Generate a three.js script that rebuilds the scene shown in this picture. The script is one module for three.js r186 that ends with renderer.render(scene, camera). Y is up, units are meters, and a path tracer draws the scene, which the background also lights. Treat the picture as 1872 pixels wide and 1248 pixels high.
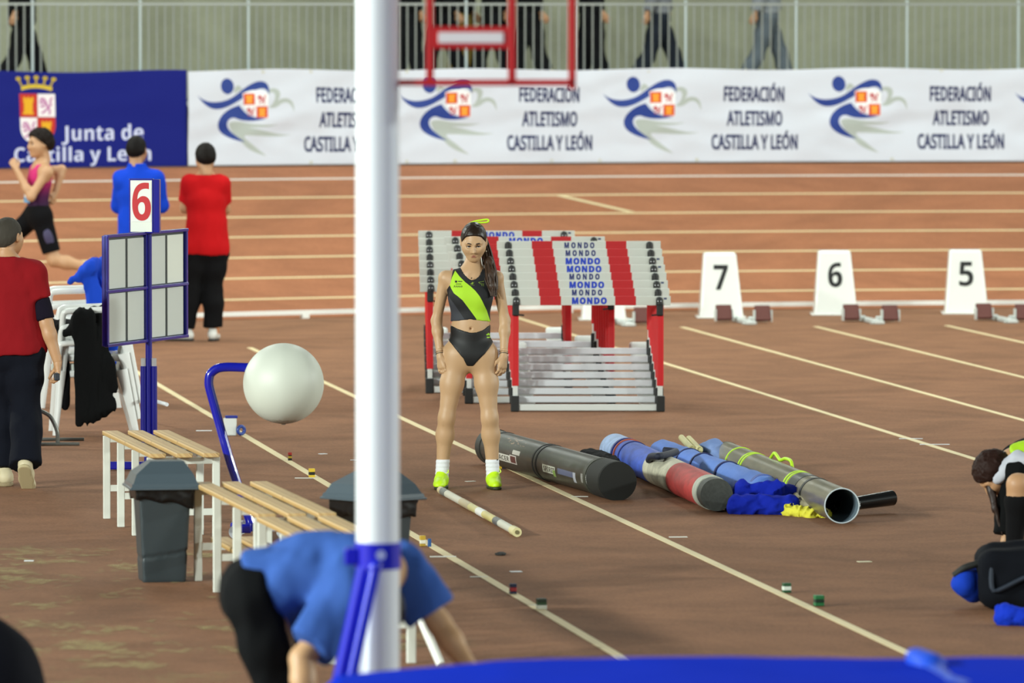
import * as THREE from 'three';
import { mergeGeometries } from 'three/addons/utils/BufferGeometryUtils.js';
import { RoundedBoxGeometry } from 'three/addons/geometries/RoundedBoxGeometry.js';
import { FontLoader } from 'three/addons/loaders/FontLoader.js';
import { ImprovedNoise } from 'three/addons/math/ImprovedNoise.js';
import { RectAreaLightUniformsLib } from 'three/addons/lights/RectAreaLightUniformsLib.js';

// ------------------------------------------------------------------ camera, light rig, exposure
const scene = new THREE.Scene();
scene.background = new THREE.Color(0x15171a);
RectAreaLightUniformsLib.init();
const CAM_H = 2.9;
const camera = new THREE.PerspectiveCamera(5.7157, 1.5, 0.5, 200);
camera.position.set(0, CAM_H, 0);
camera.lookAt(0, CAM_H - Math.tan(2.7664 * Math.PI / 180) * 40, -40);
camera.focus = 41.4;
camera.userData.fStop = 4.1;
const renderer = new THREE.WebGLRenderer({ antialias: true });
renderer.toneMapping = THREE.LinearToneMapping;
renderer.toneMappingExposure = 1.0;
renderer.shadowMap.enabled = true;

const CEIL_Y = 12, CEIL_NITS = 18, FLOOD_NITS = 420, LAMP_COLOR = 0xf6fff8;
// ceiling luminaires: dense rows above the bend, a few over the infield, none over the stands
const CEILING_SPOTS = [];
for (const x of [-15, -6, 3, 12, 21]) for (const z of [-56, -61, -66, -71]) CEILING_SPOTS.push([x, z]);
for (const x of [-7, 3, 13]) CEILING_SPOTS.push([x, -51]);
// floodlight banks high on both long sides of the hall: [x, y, z, share of full output]
const FLOOD_SPOTS = [[-20, 8.2, -13, 2.2], [-20, 8.2, -22, 2.1], [-20, 10.6, -54, 0.9], [12, 10, 6.5, 0.9], [31, 8.6, -26, 1.7], [31, 8.6, -46, 1.6]];
// ------------------------------------------------------------------ helpers
const V = (x, y, z) => new THREE.Vector3(x, y, z);
function rngOf(seed) { let a = seed >>> 0; return () => { a = (a + 0x6D2B79F5) >>> 0; let t = a; t = Math.imul(t ^ (t >>> 15), t | 1); t ^= t + Math.imul(t ^ (t >>> 7), t | 61); return ((t ^ (t >>> 14)) >>> 0) / 4294967296; }; }
const PN = new ImprovedNoise();
const noise = (x, y, z) => PN.noise(x, y, z);
const clamp = (v, a, b) => Math.min(b, Math.max(a, v));
const lerp = (a, b, t) => a + (b - a) * t;
const std = (color, roughness = 0.6, extra = {}) => new THREE.MeshStandardMaterial({ color, roughness, ...extra });
const phys = (color, roughness = 0.5, extra = {}) => new THREE.MeshPhysicalMaterial({ color, roughness, ...extra });

const fab = (color, extra = {}) => new THREE.MeshPhysicalMaterial({ color, roughness: 0.9, specularIntensity: 0.3, ...extra });
const used = {};
function numbered(name) { const n = used[name] = (used[name] ?? -1) + 1; return n ? name + '_' + String(n).padStart(3, '0') : name; }
function clean(g) {
  const o = g.index ? g.toNonIndexed() : g;
  for (const k of Object.keys(o.attributes)) if (!['position', 'normal', 'uv', 'color'].includes(k)) o.deleteAttribute(k);
  if (!o.attributes.uv) o.setAttribute('uv', new THREE.BufferAttribute(new Float32Array(o.attributes.position.count * 2), 2));
  return o;
}
function merged(gs) { return Array.isArray(gs) ? (gs.length === 1 ? gs[0] : mergeGeometries(gs.map(clean))) : gs; }
function mesh(name, gs, m) { const o = new THREE.Mesh(merged(gs), m); o.name = name; o.castShadow = o.receiveShadow = true; return o; }
function part(parent, name, gs, m, label) { const o = mesh(name, gs, m); parent.add(o); if (label) o.userData.label = label; return o; }
function tag(o, label, category, group) { o.userData.label = label; o.userData.category = category; if (group) o.userData.group = group; return o; }
function thing(name, label, category, [x, y, z] = [0, 0, 0], turn = 0, group) {
  const o = new THREE.Group(); o.name = numbered(name); o.position.set(x, y, z); o.rotation.y = turn; scene.add(o);
  return tag(o, label, category, group);
}
function single(name, gs, m, label, category, [x, y, z] = [0, 0, 0], turn = 0, group) {
  const o = mesh(numbered(name), gs, m); o.position.set(x, y, z); o.rotation.y = turn; scene.add(o);
  return tag(o, label, category, group);
}
function struct(name, gs, m, label, category = 'structure') { const o = mesh(name, gs, m); scene.add(o); o.userData.kind = 'structure'; if (label) { o.userData.label = label; o.userData.category = category; } return o; }

const box = (w, h, d, x = 0, y = 0, z = 0) => new THREE.BoxGeometry(w, h, d).translate(x, y, z);
const rbox = (w, h, d, r, x = 0, y = 0, z = 0, s = 2) => new RoundedBoxGeometry(w, h, d, s, r).translate(x, y, z);
function along(g, a, b) {            // turns a geometry built along +y, centred, to run from a to b
  const d = V(...b).sub(V(...a)), q = new THREE.Quaternion().setFromUnitVectors(V(0, 1, 0), d.clone().normalize());
  return g.applyQuaternion(q).translate((a[0] + b[0]) / 2, (a[1] + b[1]) / 2, (a[2] + b[2]) / 2);
}
const dist3 = (a, b) => Math.hypot(a[0] - b[0], a[1] - b[1], a[2] - b[2]);
const rod = (a, b, r, r2 = r, seg = 14) => along(new THREE.CylinderGeometry(r2, r, dist3(a, b), seg), a, b);
const bar = (a, b, w, d) => along(new RoundedBoxGeometry(w, dist3(a, b), d, 1, Math.min(w, d) * 0.18), a, b);
const tube = (pts, r, seg = 40, rs = 12, closed = false) => new THREE.TubeGeometry(new THREE.CatmullRomCurve3(pts.map(p => V(...p)), closed, 'catmullrom', 0.35), seg, r, rs, closed);
const ball = (r, x = 0, y = 0, z = 0, s = 18) => new THREE.SphereGeometry(r, s, Math.ceil(s * 0.7)).translate(x, y, z);
function canvasTex(w, h, draw, repeat) {
  const c = document.createElement('canvas'); c.width = w; c.height = h; draw(c.getContext('2d'), w, h);
  const t = new THREE.CanvasTexture(c); t.colorSpace = THREE.SRGBColorSpace; t.anisotropy = 8;
  if (repeat) t.wrapS = t.wrapT = THREE.RepeatWrapping;
  return t;
}
function fitText(ctx, text, cx, top, width, height, font, heavy = 0) {       // capitals fill the given height and width
  ctx.save(); ctx.font = font.replace('SIZE', '100px'); ctx.textBaseline = 'alphabetic';
  const w = ctx.measureText(text).width, cap = ctx.measureText('E').actualBoundingBoxAscent;
  ctx.translate(cx - width / 2, top + height); ctx.scale(width / w, height / cap); ctx.fillText(text, 0, 0); if (heavy) { ctx.lineWidth = heavy; ctx.strokeText(text, 0, 0); } ctx.restore();
}
const fontBold = await new FontLoader().loadAsync('fonts/droid/droid_sans_bold.typeface.json');
const fontRegular = await new FontLoader().loadAsync('fonts/droid/droid_sans_regular.typeface.json');
function glyphs(font, text, w, h, cx, cy, z = 0) {                // flat lettering w by h metres
  const g = new THREE.ShapeGeometry(font.generateShapes(text, 1), 8); g.computeBoundingBox(); const b = g.boundingBox;
  return g.translate(-(b.min.x + b.max.x) / 2, -(b.min.y + b.max.y) / 2, 0).scale(w / (b.max.x - b.min.x), h / (b.max.y - b.min.y), 1).translate(cx, cy, z);
}
function prism(pts, depth, bevel = 0) {                            // outline in x, y pushed along z
  const s = new THREE.Shape(pts.map(p => new THREE.Vector2(...p)));
  return new THREE.ExtrudeGeometry(s, { depth, bevelEnabled: bevel > 0, bevelSize: bevel, bevelThickness: bevel, bevelSegments: 2, curveSegments: 12 });
}
function noiseTex(size, base, fine, coarse, seed, repeat) {        // granular material colour
  const r = rngOf(seed), d = new Uint8Array(size * size * 4);
  for (let y = 0; y < size; y++) for (let x = 0; x < size; x++) {
    const u = x / size, v = y / size, T = Math.PI * 2;
    const a = Math.cos(u * T), b = Math.sin(u * T), c = Math.cos(v * T), e = Math.sin(v * T);
    const n = noise(a * 1.3 + 5 + c, b * 1.3 + e, c * 1.3 + seed) + 0.6 * noise(a * 4 + c * 2, b * 4 + e * 3 + seed, e * 4 + c);
    const k = 1 + coarse * n + fine * (r() - 0.5);
    const i = (y * size + x) * 4; for (let j = 0; j < 3; j++) d[i + j] = clamp(base[j] * k, 0, 255); d[i + 3] = 255;
  }
  const t = new THREE.DataTexture(d, size, size); t.colorSpace = THREE.SRGBColorSpace; t.magFilter = THREE.LinearFilter; t.minFilter = THREE.LinearMipmapLinearFilter; t.generateMipmaps = true;
  t.wrapS = t.wrapT = THREE.RepeatWrapping; if (repeat) t.repeat.set(repeat, repeat); t.needsUpdate = true; return t;
}

// smooth meshing of a distance field (surface nets on a grid, far blocks skipped)
function meshField(fn, lo, hi, cell, colour) {
  const n = [0, 1, 2].map(i => Math.ceil((hi[i] - lo[i]) / cell) + 1), [nx, ny, nz] = n, B = 6;
  const val = new Float32Array(nx * ny * nz), id = (i, j, k) => i + nx * (j + ny * k);
  for (let k0 = 0; k0 < nz; k0 += B) for (let j0 = 0; j0 < ny; j0 += B) for (let i0 = 0; i0 < nx; i0 += B) {
    const h = (B - 1) / 2, d = fn(lo[0] + (i0 + h) * cell, lo[1] + (j0 + h) * cell, lo[2] + (k0 + h) * cell);
    const far = Math.abs(d) > cell * (B / 2 + 1.2) * 2.1;
    for (let k = k0; k < Math.min(nz, k0 + B); k++) for (let j = j0; j < Math.min(ny, j0 + B); j++) for (let i = i0; i < Math.min(nx, i0 + B); i++)
      val[id(i, j, k)] = far ? d : fn(lo[0] + i * cell, lo[1] + j * cell, lo[2] + k * cell);
  }
  const map = new Int32Array(nx * ny * nz).fill(-1), pos = [], idx = [];
  const E = [[0, 1], [2, 3], [4, 5], [6, 7], [0, 2], [1, 3], [4, 6], [5, 7], [0, 4], [1, 5], [2, 6], [3, 7]];
  const c = new Float32Array(8);
  for (let k = 0; k < nz - 1; k++) for (let j = 0; j < ny - 1; j++) for (let i = 0; i < nx - 1; i++) {
    let m = 0; for (let q = 0; q < 8; q++) { c[q] = val[id(i + (q & 1), j + ((q >> 1) & 1), k + (q >> 2))]; if (c[q] < 0) m |= 1 << q; }
    if (m === 0 || m === 255) continue;
    let x = 0, y = 0, z = 0, t = 0;
    for (const [a, b] of E) { if ((c[a] < 0) === (c[b] < 0)) continue; const f = c[a] / (c[a] - c[b]);
      x += lerp(a & 1, b & 1, f); y += lerp((a >> 1) & 1, (b >> 1) & 1, f); z += lerp(a >> 2, b >> 2, f); t++; }
    map[id(i, j, k)] = pos.length / 3; pos.push(lo[0] + (i + x / t) * cell, lo[1] + (j + y / t) * cell, lo[2] + (k + z / t) * cell);
  }
  const quad = (a, b, cc, d, flip) => { if (a < 0 || b < 0 || cc < 0 || d < 0) return; if (flip) idx.push(a, cc, b, a, d, cc); else idx.push(a, b, cc, a, cc, d); };
  for (let k = 1; k < nz - 1; k++) for (let j = 1; j < ny - 1; j++) for (let i = 1; i < nx - 1; i++) {
    const s = val[id(i, j, k)] < 0;
    if (s !== val[id(i + 1, j, k)] < 0) quad(map[id(i, j - 1, k - 1)], map[id(i, j, k - 1)], map[id(i, j, k)], map[id(i, j - 1, k)], !s);
    if (s !== val[id(i, j + 1, k)] < 0) quad(map[id(i - 1, j, k - 1)], map[id(i - 1, j, k)], map[id(i, j, k)], map[id(i, j, k - 1)], !s);
    if (s !== val[id(i, j, k + 1)] < 0) quad(map[id(i - 1, j - 1, k)], map[id(i, j - 1, k)], map[id(i, j, k)], map[id(i - 1, j, k)], !s);
  }
  const g = new THREE.BufferGeometry(); g.setAttribute('position', new THREE.Float32BufferAttribute(pos, 3)); g.setIndex(idx); g.computeVertexNormals();
  if (colour) { const cs = new Float32Array(pos.length); for (let q = 0; q < pos.length; q += 3) cs.set(colour(pos[q], pos[q + 1], pos[q + 2]), q); g.setAttribute('color', new THREE.BufferAttribute(cs, 3)); }
  return g;
}
function flatUV(g, x0, y0, w, h) {          // print laid on the front of a garment
  const p = g.attributes.position, uv = new Float32Array(p.count * 2);
  for (let i = 0; i < p.count; i++) { uv[i * 2] = (p.getX(i) - x0) / w; uv[i * 2 + 1] = (p.getY(i) - y0) / h; }
  g.setAttribute('uv', new THREE.BufferAttribute(uv, 2)); return g;
}
const smin = (a, b, k) => { const h = Math.max(k - Math.abs(a - b), 0) / k; return Math.min(a, b) - h * h * k * 0.25; };
const smax = (a, b, k) => -smin(-a, -b, k);
// tapered capsule, optionally flattened by k along the unit vector f
function bone(a, b, ra, rb = ra, f = null, k = 1) {
  const [ax, ay, az] = a, ux = b[0] - ax, uy = b[1] - ay, uz = b[2] - az, L = ux * ux + uy * uy + uz * uz || 1e-9;
  if (!f) return (x, y, z) => { const px = x - ax, py = y - ay, pz = z - az, t = clamp((px * ux + py * uy + pz * uz) / L, 0, 1); return Math.hypot(px - ux * t, py - uy * t, pz - uz * t) - (ra + (rb - ra) * t); };
  const [fx, fy, fz] = f, e = 1 / k - 1, uf = (ux * fx + uy * fy + uz * fz) * e, vx = ux + fx * uf, vy = uy + fy * uf, vz = uz + fz * uf, L2 = vx * vx + vy * vy + vz * vz || 1e-9, sc = 0.5 + 0.5 * k;
  return (x, y, z) => { let px = x - ax, py = y - ay, pz = z - az; const m = (px * fx + py * fy + pz * fz) * e; px += fx * m; py += fy * m; pz += fz * m;
    const t = clamp((px * vx + py * vy + pz * vz) / L2, 0, 1); return (Math.hypot(px - vx * t, py - vy * t, pz - vz * t) - (ra + (rb - ra) * t)) * sc; };
}
const ellip = (cx, cy, cz, rx, ry, rz) => { const m = Math.min(rx, ry, rz); return (x, y, z) => { const a = (x - cx) / rx, b = (y - cy) / ry, c = (z - cz) / rz, l = Math.hypot(a, b, c); const g = Math.hypot(a / rx, b / ry, c / rz); return g < 1e-6 ? -m : l * (l - 1) / g; }; };
const join = (fs, k) => (x, y, z) => { let d = fs[0](x, y, z); for (let i = 1; i < fs.length; i++) d = smin(d, fs[i](x, y, z), k); return d; };
function polyDist(pts) {                     // signed distance to an outline in x, y (negative inside)
  return (x, y) => { let d = 1e9, s = 1; for (let i = 0, j = pts.length - 1; i < pts.length; j = i++) { const [ix, iy] = pts[i], [jx, jy] = pts[j];
    const ex = jx - ix, ey = jy - iy, wx = x - ix, wy = y - iy, t = clamp((wx * ex + wy * ey) / (ex * ex + ey * ey), 0, 1); d = Math.min(d, Math.hypot(wx - ex * t, wy - ey * t));
    const c1 = y >= iy, c2 = y < jy, c3 = ex * wy > ey * wx; if ((c1 && c2 && c3) || (!c1 && !c2 && !c3)) s = -s; } return s * d; };
}
// ------------------------------------------------------------------ setting: floor, banked curve, walls, ceiling
const BX = [-26, 36], BZ = [8, -86];
const trackTex = noiseTex(512, [134, 97, 74], 0.16, 0.1, 11);
const trackTexOval = noiseTex(512, [156, 104, 76], 0.12, 0.07, 23);
const trackMat = phys(0xffffff, 0.75, { map: trackTex, specularIntensity: 0.12 });
const ovalMat = phys(0xffffff, 0.75, { map: trackTexOval, specularIntensity: 0.12 });
const paintMat = std(0xd8c79a, 0.6), paintWhite = std(0xd9d6cc, 0.6);
const floorW = BX[1] - BX[0], floorD = BZ[0] - BZ[1];
const floorGeo = box(floorW, 0.4, floorD, (BX[0] + BX[1]) / 2, -0.2, (BZ[0] + BZ[1]) / 2);
{ const p = floorGeo.attributes.position, uv = floorGeo.attributes.uv; for (let i = 0; i < p.count; i++) uv.setXY(i, p.getX(i) / 5, p.getZ(i) / 5); }
const floor = struct('floor', floorGeo, trackMat, 'red-brown rubber sports floor of the infield', 'floor');

// the oval bend: radius 19 m to the kerb, ten degree bank
const ARC = { x: 7.25, z: -48.05, R: 19 };
const arcP = (o, a, h = 0) => [ARC.x + (ARC.R + o) * Math.sin(a), h, ARC.z - (ARC.R + o) * Math.cos(a)];
const BANK_O = [-0.02, 0.9, 1.85, 2.8, 3.75, 4.7, 5.65, 6.6, 7.1, 7.3], BANK_H = [0.004, 0.143, 0.303, 0.466, 0.635, 0.804, 0.97, 1.137, 1.235, 1.26];
function bankH(o) { for (let i = 1; i < BANK_O.length; i++) if (o <= BANK_O[i]) return lerp(BANK_H[i - 1], BANK_H[i], (o - BANK_O[i - 1]) / (BANK_O[i] - BANK_O[i - 1])); return BANK_H.at(-1); }
function sweepArc(profile, a0, a1, n, closed = true, uvScale = 5) {     // profile [offset, height] swept round the bend
  const pos = [], uv = [], idx = [], m = profile.length; let l = 0; const ls = profile.map((p, i) => (i ? l += Math.hypot(p[0] - profile[i - 1][0], p[1] - profile[i - 1][1]) : 0));
  for (let i = 0; i <= n; i++) { const a = lerp(a0, a1, i / n); profile.forEach(([o, h], j) => { pos.push(...arcP(o, a, h)); uv.push(ARC.R * a / uvScale, ls[j] / uvScale); }); }
  const seg = closed ? m : m - 1;
  for (let i = 0; i < n; i++) for (let j = 0; j < seg; j++) { const a = i * m + j, b = i * m + (j + 1) % m, c = a + m, d = b + m; idx.push(a, c, b, b, c, d); }
  if (closed && m === 4) { idx.push(0, 1, 2, 0, 2, 3); const q = n * m; idx.push(q, q + 2, q + 1, q, q + 3, q + 2); }
  const g = new THREE.BufferGeometry(); g.setAttribute('position', new THREE.Float32BufferAttribute(pos, 3)); g.setAttribute('uv', new THREE.Float32BufferAttribute(uv, 2)); g.setIndex(idx);
  const f = g.toNonIndexed(); f.computeVertexNormals(); return f;
}
const A0 = -1.35, A1 = 1.1;
const bank = struct('floor_bank', sweepArc([...BANK_O.map((o, i) => [o, BANK_H[i]]), [7.3, -0.1], [0, -0.1]], A0, A1, 130), ovalMat, 'banked red-brown bend of the running track with lane lines', 'track');
for (const o of [0.9, 1.85, 2.8, 3.75, 4.7, 5.65, 6.6]) {
  const w = 0.025, hh = x => bankH(x);
  part(bank, 'lane_line', sweepArc([[o - w, hh(o - w) + 0.003], [o + w, hh(o + w) + 0.003], [o + w, hh(o + w) - 0.01], [o - w, hh(o - w) - 0.01]], A0, A1, 120), o > 6 ? paintWhite : paintMat);
}
{ // short oblique mark across one lane
  const q = (o, a) => { const p = arcP(o, a, bankH(o) + 0.004); return p; }; const a1 = -0.2755, a2 = -0.254;
  const g = new THREE.BufferGeometry(), P = [q(5.6, a1), q(5.6, a1 - 0.004), q(4.75, a2), q(4.75, a2 - 0.004)]; g.setAttribute('position', new THREE.Float32BufferAttribute(P.flat(), 3)); g.setIndex([0, 1, 2, 2, 1, 3]); g.computeVertexNormals();
  part(bank, 'lane_mark', g, paintMat);
}
// lines of the straight and of the runway: all parallel
function floorLine(x1, z1, x2, z2, w, name = 'lane_line', m = paintMat) {
  const L = Math.hypot(x2 - x1, z2 - z1), g = box(w, 0.004, L, 0, 0.001, 0); g.rotateY(Math.atan2(x2 - x1, z2 - z1)); g.translate((x1 + x2) / 2, 0, (z1 + z2) / 2); part(floor, name, g, m);
}
const SL = 0.1443, xAt = (x55, z) => x55 + (z + 55) * SL;
floorLine(xAt(-3.03, -58), -58, xAt(-3.03, -24), -24, 0.05);
floorLine(xAt(-1.70, -58.9), -58.9, xAt(-1.70, -24), -24, 0.05);
floorLine(xAt(1.443, -64.8), -64.8, xAt(1.443, -30), -30, 0.05);
floorLine(xAt(2.68, -62.75), -62.75, xAt(2.68, -30), -30, 0.05);
floorLine(xAt(3.925, -62.85), -62.85, xAt(3.925, -30), -30, 0.05);
floorLine(xAt(5.17, -63.05), -63.05, xAt(5.17, -30), -30, 0.05);
floorLine(xAt(6.41, -63.2), -63.2, xAt(6.41, -30), -30, 0.05);

// retaining wall, walkway and wall behind the bend
const concrete = std(0xffffff, 0.85, { map: noiseTex(256, [150, 150, 140], 0.08, 0.06, 5) });
const plaster = std(0xffffff, 0.9, { map: noiseTex(256, [136, 138, 118], 0.05, 0.04, 8) });
struct('wall_retaining', sweepArc([[7.3, -0.1], [7.3, 1.9], [7.55, 1.9], [7.55, -0.1]], A0, A1, 110, true, 2), concrete, 'low concrete wall at the top of the banked bend', 'wall');
struct('floor_walkway', sweepArc([[7.55, 1.7], [7.55, 1.9], [13, 1.9], [13, 1.7]], A0, A1, 90, true, 2), concrete, 'raised concrete walkway behind the railing', 'walkway');
struct('wall_back', sweepArc([[12.4, 0], [12.4, CEIL_Y + 0.2], [12.8, CEIL_Y + 0.2], [12.8, 0]], A0, A1, 90, true, 3), plaster, 'plain beige wall behind the raised walkway', 'wall');
const wallMat = std(0xffffff, 0.9, { map: noiseTex(256, [112, 112, 106], 0.05, 0.05, 17) });
struct('wall_left', box(0.3, CEIL_Y, floorD, BX[0] - 0.15, CEIL_Y / 2, (BZ[0] + BZ[1]) / 2), wallMat);
struct('wall_right', box(0.3, CEIL_Y, floorD, BX[1] + 0.15, CEIL_Y / 2, (BZ[0] + BZ[1]) / 2), wallMat);
struct('wall_front', box(floorW + 0.6, CEIL_Y, 0.3, (BX[0] + BX[1]) / 2, CEIL_Y / 2, BZ[0] + 0.15), wallMat);
struct('wall_end', box(floorW + 0.6, CEIL_Y, 0.3, (BX[0] + BX[1]) / 2, CEIL_Y / 2, BZ[1] - 0.15), wallMat);
struct('ceiling', box(floorW + 0.6, 0.3, floorD + 0.6, (BX[0] + BX[1]) / 2, CEIL_Y + 0.15, (BZ[0] + BZ[1]) / 2), std(0x4c4f51, 0.9));

// lamps
const lampHousing = std(0x8a8d90, 0.5), lampGlow = new THREE.MeshStandardMaterial({ color: 0xffffff, emissive: LAMP_COLOR, emissiveIntensity: 6 });
CEILING_SPOTS.forEach(([x, z], i) => {
  const t = thing('ceiling_light', 'long white ceiling luminaire above the hall floor', 'lamp', [x, CEIL_Y, z], 0, 'ceiling luminaires of the hall');
  part(t, 'housing', rbox(1.4, 0.12, 3.0, 0.02, 0, -0.06, 0), lampHousing);
  part(t, 'diffuser', box(1.3, 0.01, 2.9, 0, -0.126, 0), lampGlow);
  const l = new THREE.RectAreaLight(LAMP_COLOR, CEIL_NITS, 1.3, 2.9); l.position.set(0, -0.14, 0); l.rotation.x = -Math.PI / 2; t.add(l);
});
FLOOD_SPOTS.forEach(([x, y, z, share]) => {
  const t = thing('floodlight', 'bank of floodlights on a bracket high on the hall wall', 'lamp', [x, y, z], 0, 'floodlight banks on the side wall');
  const head = new THREE.Group(); head.name = 'head'; t.add(head); head.lookAt(V(0, 0, z > 0 ? -36 : z > -28 && x < 0 ? z - 16 : z));
  part(head, 'housing', rbox(2.2, 1.0, 0.25, 0.03, 0, 0, -0.14), lampHousing); part(head, 'lens', box(2.1, 0.9, 0.01, 0, 0, -0.008), lampGlow);
  part(t, 'bracket', z > 0 ? rod([0, 0.2, BZ[0] - 0.03 - z], [0, 0.05, 0.2], 0.05) : rod([(x < 0 ? BX[0] + 0.03 : BX[1] - 0.03) - x, 0.2, 0], [x < 0 ? -0.1 : 0.1, 0.05, 0], 0.05), lampHousing);
  const l = new THREE.RectAreaLight(LAMP_COLOR, FLOOD_NITS * share, 2.1, 0.9); l.position.set(0, 0, 0.02); l.rotation.y = Math.PI; head.add(l);
});

// white kerb rail along the inside of the bend
{
  const t = thing('kerb_rail', 'white kerb rail along the inner edge of the banked bend', 'kerb');
  const kw = std(0xe6e7e2, 0.35);
  part(t, 'rail', sweepArc([[-0.09, 0.035], [-0.09, 0.075], [-0.045, 0.075], [-0.045, 0.035]], -0.85, 0.6, 90), kw);
  for (let a = -0.8; a < 0.6; a += 0.073) part(t, 'foot', [box(0.07, 0.04, 0.05, 0, 0.02, 0).rotateY(-a).translate(...arcP(-0.07, a, 0))], kw);
}
// steel railing on the retaining wall
{
  const t = thing('guard_railing', 'grey steel railing with upright bars above the banners', 'railing');
  const m = std(0x8d938f, 0.4, { metalness: 0.3 }), mp = std(0xa9b6b8, 0.35, { metalness: 0.3 });
  const o = 7.42, barG = new THREE.CylinderGeometry(0.0085, 0.0085, 1.05, 8), postG = new THREE.CylinderGeometry(0.016, 0.016, 1.12, 10);
  part(t, 'top_rail', sweepArc([[o - 0.015, 2.96], [o - 0.015, 2.985], [o + 0.015, 2.985], [o + 0.015, 2.96]], -0.92, 0.15, 80), m);
  part(t, 'bottom_rail', sweepArc([[o - 0.015, 1.95], [o - 0.015, 1.975], [o + 0.015, 1.975], [o + 0.015, 1.95]], -0.92, 0.15, 80), m);
  const step = 0.094 / (ARC.R + o); let i = 0;
  for (let a = -0.92; a < 0.15; a += step, i++) { const post = i % 13 === 6, b = part(t, post ? 'post' : 'bar', post ? postG : barG, post ? mp : m); b.position.set(...arcP(o, a, post ? 2.46 : 2.45)); }
}
// ------------------------------------------------------------------ banners
function castle(ctx, x, y, w, h, col) { ctx.fillStyle = col; ctx.fillRect(x + w * 0.18, y + h * 0.78, w * 0.64, h * 0.1); ctx.fillRect(x + w * 0.24, y + h * 0.34, w * 0.52, h * 0.45); ctx.fillRect(x + w * 0.3, y + h * 0.18, w * 0.4, h * 0.2);
  for (const k of [0.2, 0.44, 0.68]) ctx.fillRect(x + w * k, y + h * 0.12, w * 0.13, h * 0.24); }
function lion(ctx, x, y, w, h, col) { ctx.strokeStyle = col; ctx.lineWidth = w * 0.11; ctx.lineCap = 'round'; const L = p => { ctx.beginPath(); p.forEach(([a, b], i) => ctx[i ? 'lineTo' : 'moveTo'](x + a * w, y + b * h)); ctx.stroke(); };
  L([[0.3, 0.2], [0.42, 0.24], [0.56, 0.45], [0.62, 0.62], [0.5, 0.75], [0.3, 0.86]]); L([[0.62, 0.62], [0.74, 0.74], [0.72, 0.9]]); L([[0.46, 0.34], [0.26, 0.42], [0.16, 0.36]]); L([[0.5, 0.45], [0.34, 0.58], [0.22, 0.56]]); L([[0.64, 0.6], [0.8, 0.5], [0.76, 0.3], [0.86, 0.18]]); L([[0.28, 0.28], [0.2, 0.24]]); }
const fedTex = canvasTex(1536, 696, (ctx, W, H) => {
  ctx.fillStyle = '#c9cfda'; ctx.fillRect(0, 0, W, H);
  const k = W / 375; ctx.setTransform(k / 4.68, 0, 0, H / 170 / 4.68, -5 * k, -5.5 * H / 170);
  const path = (d, c) => { ctx.fillStyle = c; ctx.beginPath(); for (const s of d) s.length === 2 ? ctx.moveTo(...s) : ctx.bezierCurveTo(...s); ctx.closePath(); ctx.fill(); };
  const grey = '#a7b0ab';
  path([[395, 190], [420, 140, 440, 150, 470, 190], [440, 200, 420, 210, 395, 225]], grey);
  path([[690, 200], [740, 170, 800, 190, 795, 240], [790, 280, 760, 300, 750, 310], [800, 250, 930, 240, 915, 385], [890, 290, 830, 290, 790, 325], [750, 360, 710, 350, 695, 345], [740, 320, 770, 250, 740, 225], [725, 210, 705, 225, 690, 240]], grey);
  path([[350, 470], [400, 440, 480, 470, 560, 480], [640, 490, 700, 495, 780, 485], [700, 515, 600, 510, 520, 510], [660, 530, 760, 580, 900, 570], [780, 600, 640, 580, 500, 575], [470, 580, 480, 600, 560, 655], [600, 690, 640, 720, 680, 750], [560, 720, 500, 680, 470, 640], [420, 600, 360, 540, 350, 470]], grey);
  path([[75, 230], [130, 290, 230, 305, 330, 275], [420, 250, 480, 160, 600, 128], [680, 115, 715, 165, 697, 240], [690, 195, 655, 175, 600, 195], [520, 225, 430, 300, 330, 335], [230, 370, 150, 350, 75, 230]], '#213a86');
  path([[440, 322], [360, 338, 270, 390, 255, 470], [245, 545, 330, 600, 490, 632], [400, 570, 325, 520, 335, 468], [342, 430, 380, 420, 410, 430], [460, 455, 570, 470, 690, 432], [560, 440, 500, 410, 440, 322]], '#213a86');
  ctx.fillStyle = '#213a86'; ctx.beginPath(); ctx.ellipse(335, 160, 57, 67, -0.25, 0, 7); ctx.fill();
  ctx.fillStyle = '#e9ebec'; ctx.beginPath(); ctx.moveTo(470, 225); ctx.quadraticCurveTo(580, 170, 692, 232); ctx.lineTo(692, 435); ctx.quadraticCurveTo(560, 440, 480, 330); ctx.closePath(); ctx.fill();
  ctx.fillStyle = '#c8391f'; ctx.fillRect(478, 226, 98, 94); ctx.fillRect(590, 334, 98, 96); castle(ctx, 478, 226, 98, 94, '#e8982c'); castle(ctx, 590, 334, 98, 96, '#e8982c'); lion(ctx, 586, 226, 96, 96, '#b5373b'); lion(ctx, 494, 330, 90, 92, '#b5373b');
  ctx.fillStyle = '#17204d'; ctx.strokeStyle = '#17204d'; const F = 'SIZE sans-serif';
  fitText(ctx, 'FEDERACIÓN', 1368, 177, 527, 118, F, 8); fitText(ctx, 'ATLETISMO', 1376, 387, 472, 118, F, 8); fitText(ctx, 'CASTILLA Y LEÓN', 1375, 592, 740, 118, F, 8);
}, true);
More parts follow.
